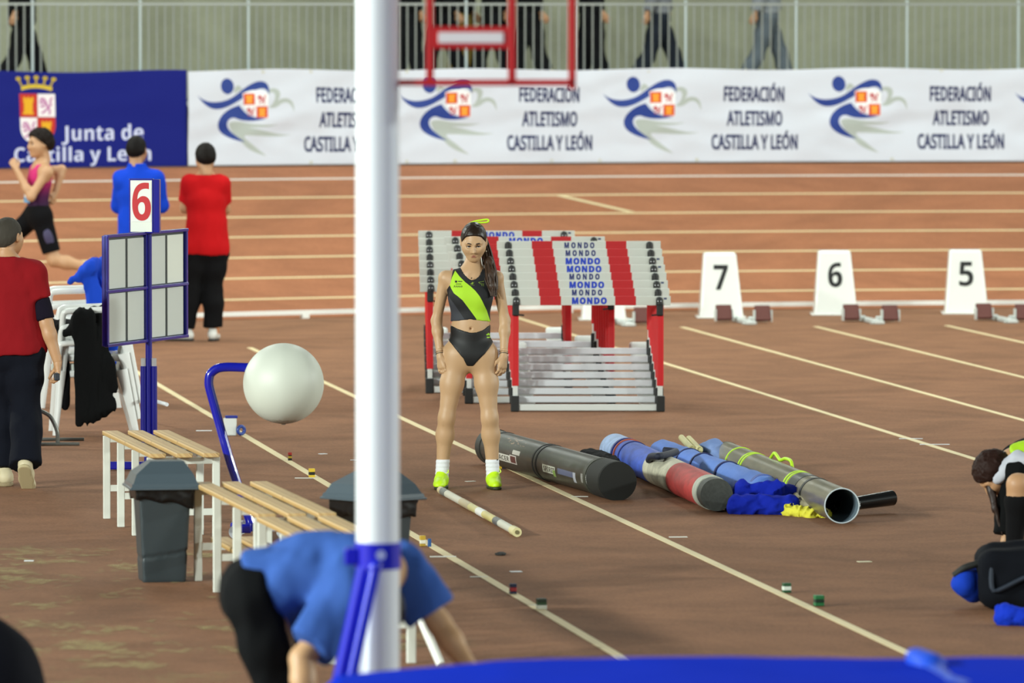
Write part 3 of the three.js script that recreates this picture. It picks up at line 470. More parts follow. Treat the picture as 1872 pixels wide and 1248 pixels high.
{ // dark tube with stickers
  const a = [-0.125, 0.113, -43.75], b = [0.624, 0.113, -40.5], r = 0.112;
  const t = thing('pole_tube', 'long dark grey pole tube with stickers lying behind the athlete', 'pole tube');
  const tex = canvasTex(2048, 512, (ctx, W, H) => {
    ctx.fillStyle = '#33332d'; ctx.fillRect(0, 0, W, H); const q = rngOf(77);
    for (let i = 0; i < 700; i++) { ctx.fillStyle = `rgba(${70 + q() * 50},${66 + q() * 45},${54 + q() * 36},${0.04 + q() * 0.12})`; ctx.beginPath(); ctx.ellipse(q() * W, q() * H, 10 + q() * 70, 2 + q() * 8, 0, 0, 7); ctx.fill(); }
    ctx.strokeStyle = 'rgba(190,150,120,.8)'; for (let i = 0; i < 26; i++) { ctx.lineWidth = 1 + q() * 3; const x = W * (0.2 + 0.16 * q()), y = H * (0.1 + 0.07 * q()); ctx.beginPath(); ctx.moveTo(x, y); ctx.lineTo(x + q() * 40, y + q() * 14 - 7); ctx.stroke(); }
    const sticker = (u, v, w, h, bg, text, fg) => { ctx.fillStyle = bg; ctx.fillRect(u * W, v * H, w * W, h * H); if (text) { ctx.fillStyle = fg; fitText(ctx, text, (u + w / 2) * W, (v + h * 0.2) * H, w * W * 0.9, h * H * 0.6, 'bold SIZE sans-serif'); } };
    sticker(0.17, 0.28, 0.12, 0.07, '#c9c7bd', 'PACER', '#37362f'); sticker(0.29, 0.27, 0.055, 0.08, '#c4beb6', '', ''); sticker(0.296, 0.28, 0.043, 0.06, '#562f2c'); sticker(0.31, 0.22, 0.06, 0.04, '#b9b6ac');
    sticker(0.56, 0.27, 0.1, 0.07, '#b9bcae', 'SPIRIT', '#37362f'); sticker(0.64, 0.3, 0.02, 0.06, '#7d9a4f'); sticker(0.68, 0.27, 0.12, 0.05, '#5b6480'); sticker(0.8, 0.27, 0.02, 0.09, '#a9adb8'); sticker(0.86, 0.26, 0.07, 0.08, '#8c8b88', 'E', '#c9c9c4'); sticker(0.925, 0.25, 0.012, 0.12, '#b78a94');
  });
  // texture runs along the tube: u along the length, v round it
  const L = dist3(a, b), g = new THREE.CylinderGeometry(r, r, L, 56, 30, false); { const p = g.attributes.position, uv = g.attributes.uv; for (let i = 0; i < p.count; i++) uv.setXY(i, 0.5 + p.getY(i) / L, 0.5 - Math.atan2(p.getX(i), p.getZ(i)) / (2 * Math.PI)); }
  const body = part(t, 'body', along(g, a, b), std(0xffffff, 0.42, { map: tex }));
  for (const [k, w] of [[0.115, 0.035], [0.48, 0.03], [0.505, 0.03]]) part(t, 'strap', ringOn(a, b, k, r, w, 0.004), std(0x0e0f0e, 0.6));
  part(t, 'cap', [ringOn(a, b, 0.955, r, 0.3, 0.006), ringOn(a, b, 1.0, r, 0.03, 0.004)], std(0x0d100c, 0.75)); part(t, 'cap_band', ringOn(a, b, 0.89, r, 0.06, 0.005), std(0x33352b, 0.6));
  part(t, 'end_cap', ringOn(a, b, 0.02, r, 0.12, 0.006), std(0x23241f, 0.6));
}
{ // blue, white and red tube
  const a = [0.66, 0.103, -43.6], b = [1.185, 0.103, -39.5], r = 0.1, t = thing('pole_tube', 'pole tube wrapped in blue, cream and red sections', 'pole tube');
  const cols = [[0, 0.12, 0x8fa5c9, 'sleeve'], [0.12, 0.45, 0x2b4fb0, 'blue_section'], [0.45, 0.68, 0xb9b59f, 'cream_section'], [0.68, 0.93, 0xa4312f, 'red_section'], [0.93, 0.965, 0xa9ac9f, 'grey_rim'], [0.965, 1, 0x3d403c, 'end_cap']];
  for (const [k0, k1, c, n] of cols) part(t, n, tubeBody(lerp3(a, b, k0), lerp3(a, b, k1), r * (n === 'end_cap' ? 0.95 : n === 'sleeve' ? 1.02 : 1)), std(0xffffff, 0.6, { map: noiseTex(128, new THREE.Color(c).convertLinearToSRGB().toArray().map(v => v * 255), 0.1, 0.14, c % 97) }));
  part(t, 'strap', [ringOn(a, b, 0.13, r, 0.05, 0.008), ringOn(a, b, 0.2, r, 0.03, 0.006)], std(0x1d2c72, 0.7)); part(t, 'strap', ringOn(a, b, 0.155, r, 0.02, 0.009), std(0xb45a3f, 0.7));
  const hp = lerp3(a, b, 0.56); part(t, 'handle', tube([[hp[0] - 0.12, 0.17, hp[2] - 0.25], [hp[0] - 0.11, 0.205, hp[2] - 0.05], [hp[0] - 0.07, 0.222, hp[2] + 0.2], [hp[0] + 0.0, 0.215, hp[2] - 0.1], [hp[0] + 0.05, 0.205, hp[2] - 0.5], [hp[0] - 0.02, 0.21, hp[2] - 0.55]], 0.022, 50, 8), std(0x181c30, 0.7));
}
{ // soft light blue pole bag
  const a = [0.955, 0.095, -43.35], b = [1.49, 0.09, -40.2], t = thing('pole_bag', 'soft light blue pole bag with navy straps', 'pole bag');
  const m = std(0xffffff, 0.75, { map: noiseTex(128, [86, 124, 200], 0.06, 0.1, 41) });
  const f = bone(a, b, 0.088, 0.082), dx = (b[0] - a[0]) / (b[2] - a[2]);
  part(t, 'body', meshField((x, y, z) => f(x, y, z) + 0.008 * noise(x * 12, y * 14, z * 3.5) + 0.004 * noise(x * 30, y * 30, z * 9), [0.8, -0.01, -43.5], [1.62, 0.25, -40.05], 0.013), m);
  for (const k of [0.28, 0.42, 0.66]) part(t, 'strap', ringOn(a, b, k, 0.084, 0.03, 0.008), std(0x1c2658, 0.7));
  part(t, 'bag_flap', meshField((x, y, z) => join([bone([1.16, 0.12, -42.9], [1.27, 0.17, -42.75], 0.055, 0.05), bone([1.27, 0.17, -42.75], [1.3, 0.08, -42.5], 0.05, 0.06)], 0.04)(x, y, z) + 0.006 * noise(x * 25, y * 25, z * 8), [1.0, 0, -43.1], [1.45, 0.3, -42.3], 0.013), std(0x6c87bd, 0.75));
  part(t, 'end_cap', ringOn(a, b, 0.985, 0.08, 0.06, 0.004), std(0x4a5fa0, 0.7));
  for (const [x, z] of [[1.08, -43.5], [1.125, -43.4]]) single('vaulting_pole', [rod([x, 0.185, z], [x + 0.045, 0.168, z + 0.85], 0.02), along(new THREE.TorusGeometry(0.0185, 0.005, 8, 24).rotateX(Math.PI / 2), [x + 0.044, 0.168, z + 0.849], [x + 0.045, 0.168, z + 0.852])], std(0xc9c089, 0.5), x < 1.1 ? 'left of two yellowish pole ends showing behind the light blue bag' : 'right of two yellowish pole ends showing behind the light blue bag', 'pole');
}
{ // translucent grey tube with neon bands and open end
  const a = [1.345, 0.103, -42.8], b = [1.868, 0.103, -38.62], r = 0.1, t = thing('pole_tube', 'smoky grey pole tube with neon bands and open near end', 'pole tube');
  const m = std(0xffffff, 0.28, { side: THREE.DoubleSide, map: noiseTex(256, [112, 106, 92], 0.1, 0.22, 61) });
  part(t, 'shell', tubeBody(a, b, r, null, m, true), m); part(t, 'inner_shell', tubeBody(a, b, r - 0.004, null, m, true), std(0x6d7d88, 0.4, { side: THREE.DoubleSide }));
  part(t, 'rim', along(new THREE.TorusGeometry(r - 0.002, 0.004, 8, 40).rotateX(Math.PI / 2), lerp3(a, b, 0.999), b), std(0xb9c4c9, 0.3));
  const neon = std(0xb6e11a, 0.5); for (const k of [0.14, 0.255, 0.275, 0.655, 0.675]) part(t, 'neon_band', ringOn(a, b, k, r, 0.03, 0.004), neon);
  part(t, 'strap', ringOn(a, b, 0.8, r, 0.05, 0.004), std(0x1a1d1a, 0.5));
  part(t, 'dark_wrap', ringOn(a, b, 0.72, r, 0.25, 0.003), std(0x24282b, 0.4)); part(t, 'far_end', ringOn(a, b, 0.004, r, 0.03, 0.002), std(0x55524a, 0.6));
  part(t, 'neon_strap', tube([[1.56, 0.19, -41.3], [1.585, 0.235, -41.2], [1.615, 0.2, -41.1], [1.645, 0.215, -41.0], [1.675, 0.2, -40.9], [1.685, 0.1, -40.85]], 0.011, 40, 6), neon);
}
{ // long vaulting pole at the athlete's feet
  const a = [-0.43, 0.026, -41.0], b = [0.028, 0.026, -37.66], t = thing('vaulting_pole', 'taped fibreglass vaulting pole lying in front of the athlete', 'pole');
  const seg = [[0, 0.035, 0xc9b88c], [0.035, 0.1, 0x6c706c], [0.1, 0.3, 0xc6c3b2], [0.3, 0.42, 0xb9ab8b], [0.42, 0.52, 0xc9bf86], [0.52, 0.6, 0xdcdcd6], [0.6, 0.74, 0xc9bb78], [0.74, 0.8, 0x55595a], [0.8, 0.95, 0xc3c2b2], [0.95, 1, 0xd2c896]];
  seg.forEach(([k0, k1, c], i) => part(t, i === 9 ? 'end_plug' : 'tape_section', rod(lerp3(a, b, k0), lerp3(a, b, k1), i === 9 ? 0.026 : 0.022 + (i % 2) * 0.0012, undefined, 20), std(c, 0.45)));
  part(t, 'bore', rod(lerp3(a, b, 0.9995), lerp3(a, b, 1.001), 0.012), std(0x6d6442, 0.8));
}
// loose kit by the tubes
const cloth = (name, fs, lo, hi, m, label, cat, amp = 0.012, fr = 16, k = 0.05, cell = 0.012, vy = 1) => single(name, meshField((x, y, z) => join(fs, k)(x, y, z) + amp * (1.6 * Math.abs(noise(x * fr, y * fr * vy, z * fr * 0.35)) - 0.5) + amp * 0.7 * Math.abs(noise(x * fr * 2.1, y * fr * 2.1 * vy + 3, z * fr * 0.7)), lo, hi, cell), m, label, cat);
cloth('fabric_cover', [bone([1.26, 0.05, -39.7], [1.34, 0.13, -39.55], 0.05, 0.04), bone([1.34, 0.13, -39.55], [1.52, 0.15, -39.5], 0.04, 0.035), bone([1.3, 0.05, -39.4], [1.6, 0.05, -39.35], 0.06), bone([1.5, 0.12, -39.5], [1.62, 0.13, -39.6], 0.04)], [1.15, -0.01, -39.9], [1.74, 0.25, -39.2], fab(0x12259e), 'crumpled royal blue fabric cover on the floor before the tubes', 'fabric', 0.03, 11);
cloth('black_bag', [bone([0.5, 0.06, -43.4], [0.75, 0.06, -42.5], 0.09, 0.05, [0, 1, 0], 0.7)], [0.35, -0.01, -43.6], [0.9, 0.2, -42.3], fab(0x08080a), 'small black fabric bag between the dark tube and the blue tube', 'bag', 0.02);
cloth('yellow_towel', [bone([1.6, 0.02, -39.3], [1.72, 0.02, -39.1], 0.045, 0.035), bone([1.72, 0.02, -39.2], [1.8, 0.02, -39.1], 0.03)], [1.5, -0.01, -39.5], [1.9, 0.12, -38.95], std(0xd6d03a, 0.9), 'small crumpled yellow towel under the short pole pieces', 'towel', 0.02, 22, 0.03, 0.008);
for (const [a, b, l] of [[[1.62, 0.1, -39.7], [1.745, 0.075, -39.1], 'upper of two short taped pole pieces by the open tube'], [[1.6, 0.075, -39.6], [1.79, 0.045, -38.95], 'lower of two short taped pole pieces, its open end showing']]) {
  const t = thing('pole_piece', l, 'pole piece'); part(t, 'shaft', rod(a, lerp3(a, b, 0.75), 0.02), std(0x8c8468, 0.7)); part(t, 'taped_end', rod(lerp3(a, b, 0.75), b, 0.022), std(0xc6bb78, 0.6)); part(t, 'bore', rod(lerp3(a, b, 0.998), lerp3(a, b, 1.003), 0.014), std(0x1a1812, 0.9));
}
{ // glossy black flap beyond the open tube
  const t = thing('tube_lid', 'glossy black rolled tube lid on the floor by the open tube', 'lid');
  part(t, 'roll', [rod([1.9, 0.06, -39.25], [2.2, 0.085, -39.5], 0.036, 0.045, 20)], std(0x0a0d0e, 0.2)); part(t, 'crumple', meshField((x, y, z) => bone([1.86, 0.05, -39.2], [1.97, 0.055, -39.3], 0.028, 0.04)(x, y, z) + 0.014 * noise(x * 40, y * 40, z * 20), [1.78, 0, -39.45], [2.05, 0.13, -39.05], 0.008), std(0x14181a, 0.25));
}
// ------------------------------------------------------------------ little runway markers
function blockMarker(x, z, layers, label, w = 0.036) {
  const t = thing('runway_marker', label, 'marker', [x, 0, z], 0.2); let y = 0.001;
  for (const [c, h] of layers) { part(t, 'block', rbox(w, h, w, 0.003, 0, y + h / 2, 0), std(c, 0.55)); y += h; }
}
blockMarker(-1.434, -44.06, [[0x15130f, 0.016], [0xb99a2d, 0.014], [0x1f1a12, 0.006], [0xa92b22, 0.018]], 'tiny runway marker with a red top on a yellow black base', 0.024);
blockMarker(-1.246, -42.46, [[0xd1b02f, 0.017], [0x14130f, 0.018], [0xd1b02f, 0.022]], 'yellow and black banded runway marker nearest the right bin');
blockMarker(-0.485, -37.0, [[0xa98b2a, 0.014], [0xd9d6c2, 0.02], [0xb9982d, 0.024]], 'yellow and white banded runway marker beside the right bin', 0.03);
blockMarker(-0.447, -36.95, [[0x1f4f86, 0.045]], 'small blue runway marker beside the yellow and white one', 0.018);
blockMarker(0.005, -33.95, [[0x1c2747, 0.014], [0xa32a2e, 0.02], [0x1c2747, 0.018]], 'navy and red runway marker on the near runway line', 0.033);
blockMarker(0.143, -33.1, [[0xcfd3c6, 0.02], [0x2f4a2a, 0.014], [0x23301f, 0.018]], 'dark green and white runway marker on the near runway line', 0.046);
blockMarker(1.371, -34.04, [[0x1d4a2a, 0.012], [0xcdd6cc, 0.02], [0x1d4a2a, 0.016]], 'green and white runway marker left of the all green one', 0.04);
blockMarker(1.498, -33.28, [[0x1f6b3a, 0.016], [0x0f2a1a, 0.016], [0x1f6b3a, 0.02]], 'green runway marker with a dark band, rightmost of the markers', 0.046);
{ const t = thing('runway_marker', 'yellow and navy marker on the line beside the dark tube', 'marker', [-0.05, 0, -43.3], 0.1); [[0xd0a92c, -0.025], [0x1d2442, 0], [0xd0a92c, 0.022], [0x1d2442, 0.04]].forEach(([c, x]) => part(t, 'block', rbox(0.022, 0.04, 0.03, 0.003, x, 0.02, 0), std(c, 0.55))); }
{ // taped roll holder
  const t = thing('tape_holder', 'white and blue box with a tape roll behind the ball stand', 'tape holder', [-1.93, 0, -46.7], 0.1);
  part(t, 'case', rbox(0.09, 0.12, 0.06, 0.008, 0, 0.06, 0), std(0xd8dcd8, 0.4)); part(t, 'lid', rbox(0.085, 0.018, 0.062, 0.006, 0.01, 0.128, 0), std(0x1c2a8a, 0.4)); part(t, 'roll', new THREE.TorusGeometry(0.026, 0.012, 10, 24).rotateY(0.5).translate(0.075, 0.038, 0.03), std(0x2a4390, 0.35));
}
// tape strips and scraps stuck on the floor
const scrapR = rngOf(91), scrapMat = [std(0xd6d4ca, 0.6), std(0xc9c2a2, 0.6), std(0xdadde0, 0.5)];
for (const [x, z, l, ry] of [[0.917, -37.63, 0.1, 0.1], [1.857, -35.94, 0.07, 0.3], [2.707, -46.32, 0.16, 0], [-0.257, -42.1, 0.06, 0.5], [-0.17, -34.97, 0.09, 0.05], [-0.367, -36.27, 0.14, 0.04], [0.405, -40.78, 0.1, 0], [-1.24, -44.72, 0.05, 0.6], [-2.075, -48.3, 0.05, 0.7], [-2.13, -47.2, 0.11, 0.03], [-1.28, -42.4, 0.14, 0.02], [0.12, -33.3, 0.06, 0], [2.83, -45.7, 0.2, 0], [-2.1, -44.75, 0.13, 0], [0.02, -35.3, 0.06, 0.2], [-1.02, -44.1, 0.05, 0], [1.0, -43.0, 0.04, 1], [-2.55, -36.0, 0.05, 0]])
  { const s = part(floor, 'tape_strip', box(l, 0.003, 0.022 + scrapR() * 0.03), scrapMat[Math.floor(scrapR() * 3)]); s.position.set(x, 0.0025, z); s.rotation.y = ry; }
{ const s = part(floor, 'scrap', meshField((x, y, z) => ellip(0, 0, 0, 0.03, 0.012, 0.05)(x, y, z) + 0.006 * noise(x * 60, y * 60, z * 60), [-0.05, -0.02, -0.07], [0.05, 0.03, 0.07], 0.006), std(0x1c1a17, 0.8)); s.position.set(-0.06, 0.006, -36.4); }
{ const s = part(floor, 'scrap', [ball(0.012, 0, 0.01, 0, 8)], std(0xc99a2c, 0.6)); s.position.set(-2.05, 0, -45.0); }
{ // chalk smeared over the floor by the run-up
  const N = 512, d = new Uint8Array(N * N * 4), q = rngOf(4);
  for (let j = 0; j < N; j++) for (let i = 0; i < N; i++) { const x = i / N, y = j / N, edge = Math.min(1, 6 * Math.min(x, 1 - x, y, 1 - y)); const n = 0.7 * noise(x * 6, y * 11, 3.3) + 0.6 * noise(x * 16, y * 31, 7.7) + 0.5 * noise(x * 51, y * 81, 1.1); const a = clamp((n - 0.1) * 1.0, 0, 0.5) * edge * (0.75 + 0.5 * q()); const k = (j * N + i) * 4; d[k] = d[k + 1] = d[k + 2] = 255 * clamp(a, 0, 1); d[k + 3] = 255; }
  const t = new THREE.DataTexture(d, N, N); t.magFilter = THREE.LinearFilter; t.needsUpdate = true;
  const m = fab(0xb8a878, { alphaMap: t, transparent: true });
  const s = part(floor, 'chalk_dust', new THREE.PlaneGeometry(2.6, 9).rotateX(-Math.PI / 2), m); s.position.set(-1.75, 0.0025, -33.4); s.rotation.y = 0.144; s.userData.kind = 'stuff';
}
// ------------------------------------------------------------------ plastic chairs with jackets, at left
const chairMat = phys(0xdcdedb, 0.3, { clearcoat: 0.3 });
function plasticChair(x, z, turn, label, y = 0) {                        // faces local -x, back towards +x
  const t = thing('plastic_chair', label, 'chair', [x, y, z], turn, 'stacked white plastic chairs');
  part(t, 'seat', meshField((px, py, pz) => { const qx = Math.abs(px) - 0.2, qy = Math.abs(py - 0.42 + 0.15 * px * px) - 0.012, qz = Math.abs(pz) - 0.21; return Math.hypot(Math.max(qx, 0), Math.max(qy, 0), Math.max(qz, 0)) + Math.min(0, Math.max(qx, qy, qz)) - 0.014; }, [-0.26, 0.36, -0.27], [0.26, 0.47, 0.27], 0.012), chairMat);
  const bk = new THREE.Group(); bk.name = 'backrest'; t.add(bk);
  for (let i = 0; i < 5; i++) part(bk, 'back_slat', bar([0.2, 0.42, -0.16 + i * 0.08], [0.3, 0.8, -0.17 + i * 0.085], 0.05, 0.014).rotateY(0), chairMat);
  part(bk, 'top_rail', tube([[0.27, 0.7, -0.22], [0.3, 0.8, -0.18], [0.315, 0.825, 0], [0.3, 0.8, 0.18], [0.27, 0.7, 0.22]], 0.018, 30, 8), chairMat);
  for (const s of [-1, 1]) {
    part(t, 'armrest', tube([[0.27, 0.7, s * 0.22], [0.2, 0.655, s * 0.255], [0.05, 0.638, s * 0.265], [-0.18, 0.63, s * 0.26], [-0.225, 0.61, s * 0.255], [-0.235, 0.52, s * 0.25], [-0.23, 0.42, s * 0.24]], 0.021, 40, 8), chairMat);
    part(t, 'leg', [along(new THREE.CylinderGeometry(0.045, 0.024, 0.45, 4, 1).rotateY(Math.PI / 4), [-0.26, 0, s * 0.26], [-0.215, 0.43, s * 0.225])], chairMat); part(t, 'leg', [along(new THREE.CylinderGeometry(0.055, 0.026, 0.46, 4, 1).rotateY(Math.PI / 4), [0.3, 0, s * 0.25], [0.2, 0.44, s * 0.215])], chairMat);
  }
}
['lowest', 'middle', 'topmost'].forEach((w, i) => plasticChair(-2.9 + 0.012 * i, -47.0 - 0.02 * i, 0.12, `${w} white plastic armchair of the stack holding the black jacket`, 0.11 * i));
['lowest', 'middle', 'topmost'].forEach((w, i) => plasticChair(-3.2 + 0.012 * i, -50.2 - 0.02 * i, 0.1, `${w} white plastic armchair of the further stack with the blue jacket`, 0.11 * i));
cloth('black_jacket', [bone([-2.95, 0.84, -46.75], [-2.82, 0.85, -46.85], 0.03, 0.035), bone([-3.04, 0.7, -46.7], [-2.95, 0.81, -46.7], 0.03, 0.05), bone([-2.94, 0.79, -46.68], [-2.95, 0.09, -46.66], 0.05, 0.03, [0, 0, 1], 0.5), bone([-2.9, 0.8, -46.7], [-2.88, 0.16, -46.66], 0.06, 0.07, [0, 0, 1], 0.5), bone([-2.84, 0.8, -46.75], [-2.78, 0.2, -46.7], 0.05, 0.07, [0, 0, 1], 0.5), bone([-2.77, 0.48, -46.7], [-2.71, 0.34, -46.7], 0.06, 0.025, [0, 0, 1], 0.5)], [-3.2, 0.02, -46.95], [-2.55, 0.95, -46.4], fab(0x08090a), 'black jacket hanging over the nearer stack of plastic chairs', 'jacket', 0.02, 16, 0.05, 0.011, 0.16);
cloth('blue_jacket', [bone([-3.24, 0.92, -49.9], [-3.07, 1.03, -49.85], 0.02, 0.05), bone([-3.08, 1.04, -49.9], [-3.02, 0.5, -49.8], 0.055, 0.09, [0, 0, 1], 0.5), bone([-3.02, 1.02, -49.95], [-2.93, 0.38, -49.9], 0.05, 0.07, [0, 0, 1], 0.5), bone([-3.06, 1.05, -49.9], [-3.0, 1.05, -50.1], 0.04, 0.05)], [-3.45, 0.25, -50.3], [-2.75, 1.16, -49.5], fab(0x1a45bf), 'royal blue jacket hanging over the further stack of plastic chairs', 'jacket', 0.018, 15, 0.05, 0.012, 0.16);
cloth('dark_clothing', [bone([-3.16, 0.74, -47.0], [-3.0, 0.74, -46.9], 0.05), bone([-3.1, 0.72, -46.8], [-3.06, 0.22, -46.74], 0.045, 0.045, [0, 0, 1], 0.5)], [-3.35, 0.1, -47.2], [-2.9, 0.86, -46.55], fab(0x08080a), 'black clothing hanging from the seats of the nearer chair stack', 'clothing', 0.018, 16, 0.05, 0.011, 0.2);
{ // desk unit with small instrument, bent steel foot frame, blue reel
  const st = std(0x6d6f6a, 0.35, { metalness: 0.6 });
  const t = thing('steel_foot_frame', 'bent grey steel foot frame on the floor behind the official', 'frame', [-3.15, 0, -45.6]);
  part(t, 'hoop', tube([[-0.25, 0.27, 0], [-0.05, 0.25, 0], [0.06, 0.2, 0], [0.11, 0.1, 0], [0.115, 0.012, 0]], 0.014, 40, 10), st); part(t, 'floor_bar', [rod([-0.3, 0.012, 0.05], [0.26, 0.012, 0], 0.011), rod([-0.3, 0.012, -0.5], [0.26, 0.012, -0.5], 0.011)], st);
  const r = thing('cable_reel', 'round blue bag partly hidden behind the legs of the official', 'bag', [-3.33, 0, -45.4]); part(r, 'shell', meshField((x, y, z) => ellip(0, 0.19, 0, 0.15, 0.185, 0.12)(x, y, z) + 0.006 * noise(x * 15, y * 15, z * 15), [-0.2, -0.02, -0.2], [0.2, 0.42, 0.2], 0.014), std(0x15268f, 0.6)); part(r, 'piping', new THREE.TorusGeometry(0.16, 0.008, 8, 40).scale(0.92, 1.1, 1).translate(0, 0.19, 0.04), std(0xd7d9dc, 0.5));
  const e = thing('instrument', 'small grey instrument with a dark display on a chair seat', 'instrument', [-3.08, 0.436, -46.83]); part(e, 'case', rbox(0.16, 0.05, 0.1, 0.01, 0, 0.025, 0), std(0xbfc4bd, 0.4)); part(e, 'display', box(0.05, 0.022, 0.003, 0.02, 0.027, 0.051), std(0x39463f, 0.3));
}
{ // white crossbar lying behind the score board, and a slanted rod by the near bench
  single('crossbar', [rod([-3.1, 0.28, -48.7], [-2.34, 0.235, -46.3], 0.013)], std(0xd9dde2, 0.4), 'thin white crossbar slanting down to the score board pole', 'crossbar');
  single('white_rod', [rod([-0.315, 0.018, -30.1], [-0.52, 0.46, -30.35], 0.02)], std(0xe2e3da, 0.45), 'white rod leaning against the near end of the hidden bench', 'rod');
}
// ------------------------------------------------------------------ kit bag at right
{
  const t = thing('duffel_bag', 'black duffel bag with a blue end pocket at the right edge', 'bag', [2.45, 0, -33.2]);
  const bb = (cx, cy, cz, wx, wy, wz, r) => (x, y, z) => { const qx = Math.abs(x - cx) - wx + r, qy = Math.abs(y - cy) - wy + r, qz = Math.abs(z - cz) - wz + r; return Math.hypot(Math.max(qx, 0), Math.max(qy, 0), Math.max(qz, 0)) + Math.min(0, Math.max(qx, qy, qz)) - r; };
  part(t, 'body', meshField((x, y, z) => smax(smin(bb(0.06, 0.15, 0, 0.25, 0.15, 0.22, 0.08)(x, y, z), bone([-0.1, 0.27, 0.05], [0.25, 0.31, 0], 0.05)(x, y, z), 0.05), -bone([0.02, 0.4, 0], [0.3, 0.42, 0], 0.06)(x, y, z), 0.05) + 0.012 * noise(x * 9, y * 9, z * 9), [-0.3, -0.02, -0.3], [0.4, 0.42, 0.3], 0.014), fab(0x0b0e15));
  part(t, 'end_pocket', meshField((x, y, z) => Math.max(join([bone([-0.2, 0.11, 0], [-0.245, 0.12, 0.05], 0.085, 0.07)], 0.04)(x, y, z) + 0.008 * noise(x * 18, y * 18, z * 9)), [-0.4, -0.01, -0.2], [-0.05, 0.27, 0.2], 0.012), fab(0x163cb0));
  part(t, 'zip_flap', tube([[-0.3, 0.16, 0.06], [-0.25, 0.2, 0.08], [-0.17, 0.225, 0.08]], 0.018, 16, 8), std(0x11130f, 0.7));
  part(t, 'strap', tube([[-0.13, 0.24, 0.2], [-0.12, 0.1, 0.235], [0.05, 0.17, 0.235], [0.2, 0.12, 0.235], [0.3, 0.2, 0.22]], 0.012, 30, 6), std(0x1a2433, 0.7));
  cloth('blue_pouch', [bone([2.33, 0.035, -32.25], [2.42, 0.04, -32.2], 0.05, 0.045), bone([2.32, 0.08, -32.25], [2.36, 0.06, -32.2], 0.03)], [2.2, -0.01, -32.45], [2.55, 0.16, -32.0], fab(0x1232b4), 'small royal blue pouch on the floor in front of the duffel', 'pouch', 0.012, 24, 0.03, 0.009);
  const k = thing('equipment_bag', 'dark navy rounded bag cut off by the lower left corner', 'bag', [-1.92, 0, -25.2]);
  part(k, 'body', meshField((x, y, z) => ellip(-0.06, 0.3, 0, 0.27, 0.38, 0.3)(x, y, z) + 0.012 * noise(x * 6, y * 6, z * 6), [-0.4, -0.02, -0.4], [0.3, 0.75, 0.4], 0.022), fab(0x080a14)); part(k, 'handle', tube([[-0.2, 0.62, 0], [-0.15, 0.72, 0], [-0.05, 0.72, 0], [0, 0.64, 0]], 0.014, 24, 8), std(0x0b0d12, 0.7));
}
// ------------------------------------------------------------------ figures
const add3 = (a, b, k = 1) => [a[0] + b[0] * k, a[1] + b[1] * k, a[2] + b[2] * k], sub3 = (a, b) => [a[0] - b[0], a[1] - b[1], a[2] - b[2]];
const norm3 = a => { const l = Math.hypot(...a) || 1; return [a[0] / l, a[1] / l, a[2] / l]; }, cross3 = (a, b) => [a[1] * b[2] - a[2] * b[1], a[2] * b[0] - a[0] * b[2], a[0] * b[1] - a[1] * b[0]];
const plane = (p, n) => { const m = norm3(n); return (x, y, z) => (x - p[0]) * m[0] + (y - p[1]) * m[1] + (z - p[2]) * m[2]; };
const MALE = { hip: 0.1, pelvis: 0.135, waist: 0.13, chest: 0.155, neck: 0.056, sh: 0.06, ua: 0.05, elb: 0.041, wr: 0.028, th: 0.086, kn: 0.058, calf: 0.06, an: 0.04, flat: 0.72 };
const FEMALE = { hip: 0.082, pelvis: 0.125, waist: 0.101, chest: 0.118, neck: 0.044, sh: 0.042, ua: 0.039, elb: 0.0325, wr: 0.023, th: 0.083, kn: 0.052, calf: 0.052, an: 0.034, flat: 0.74 };
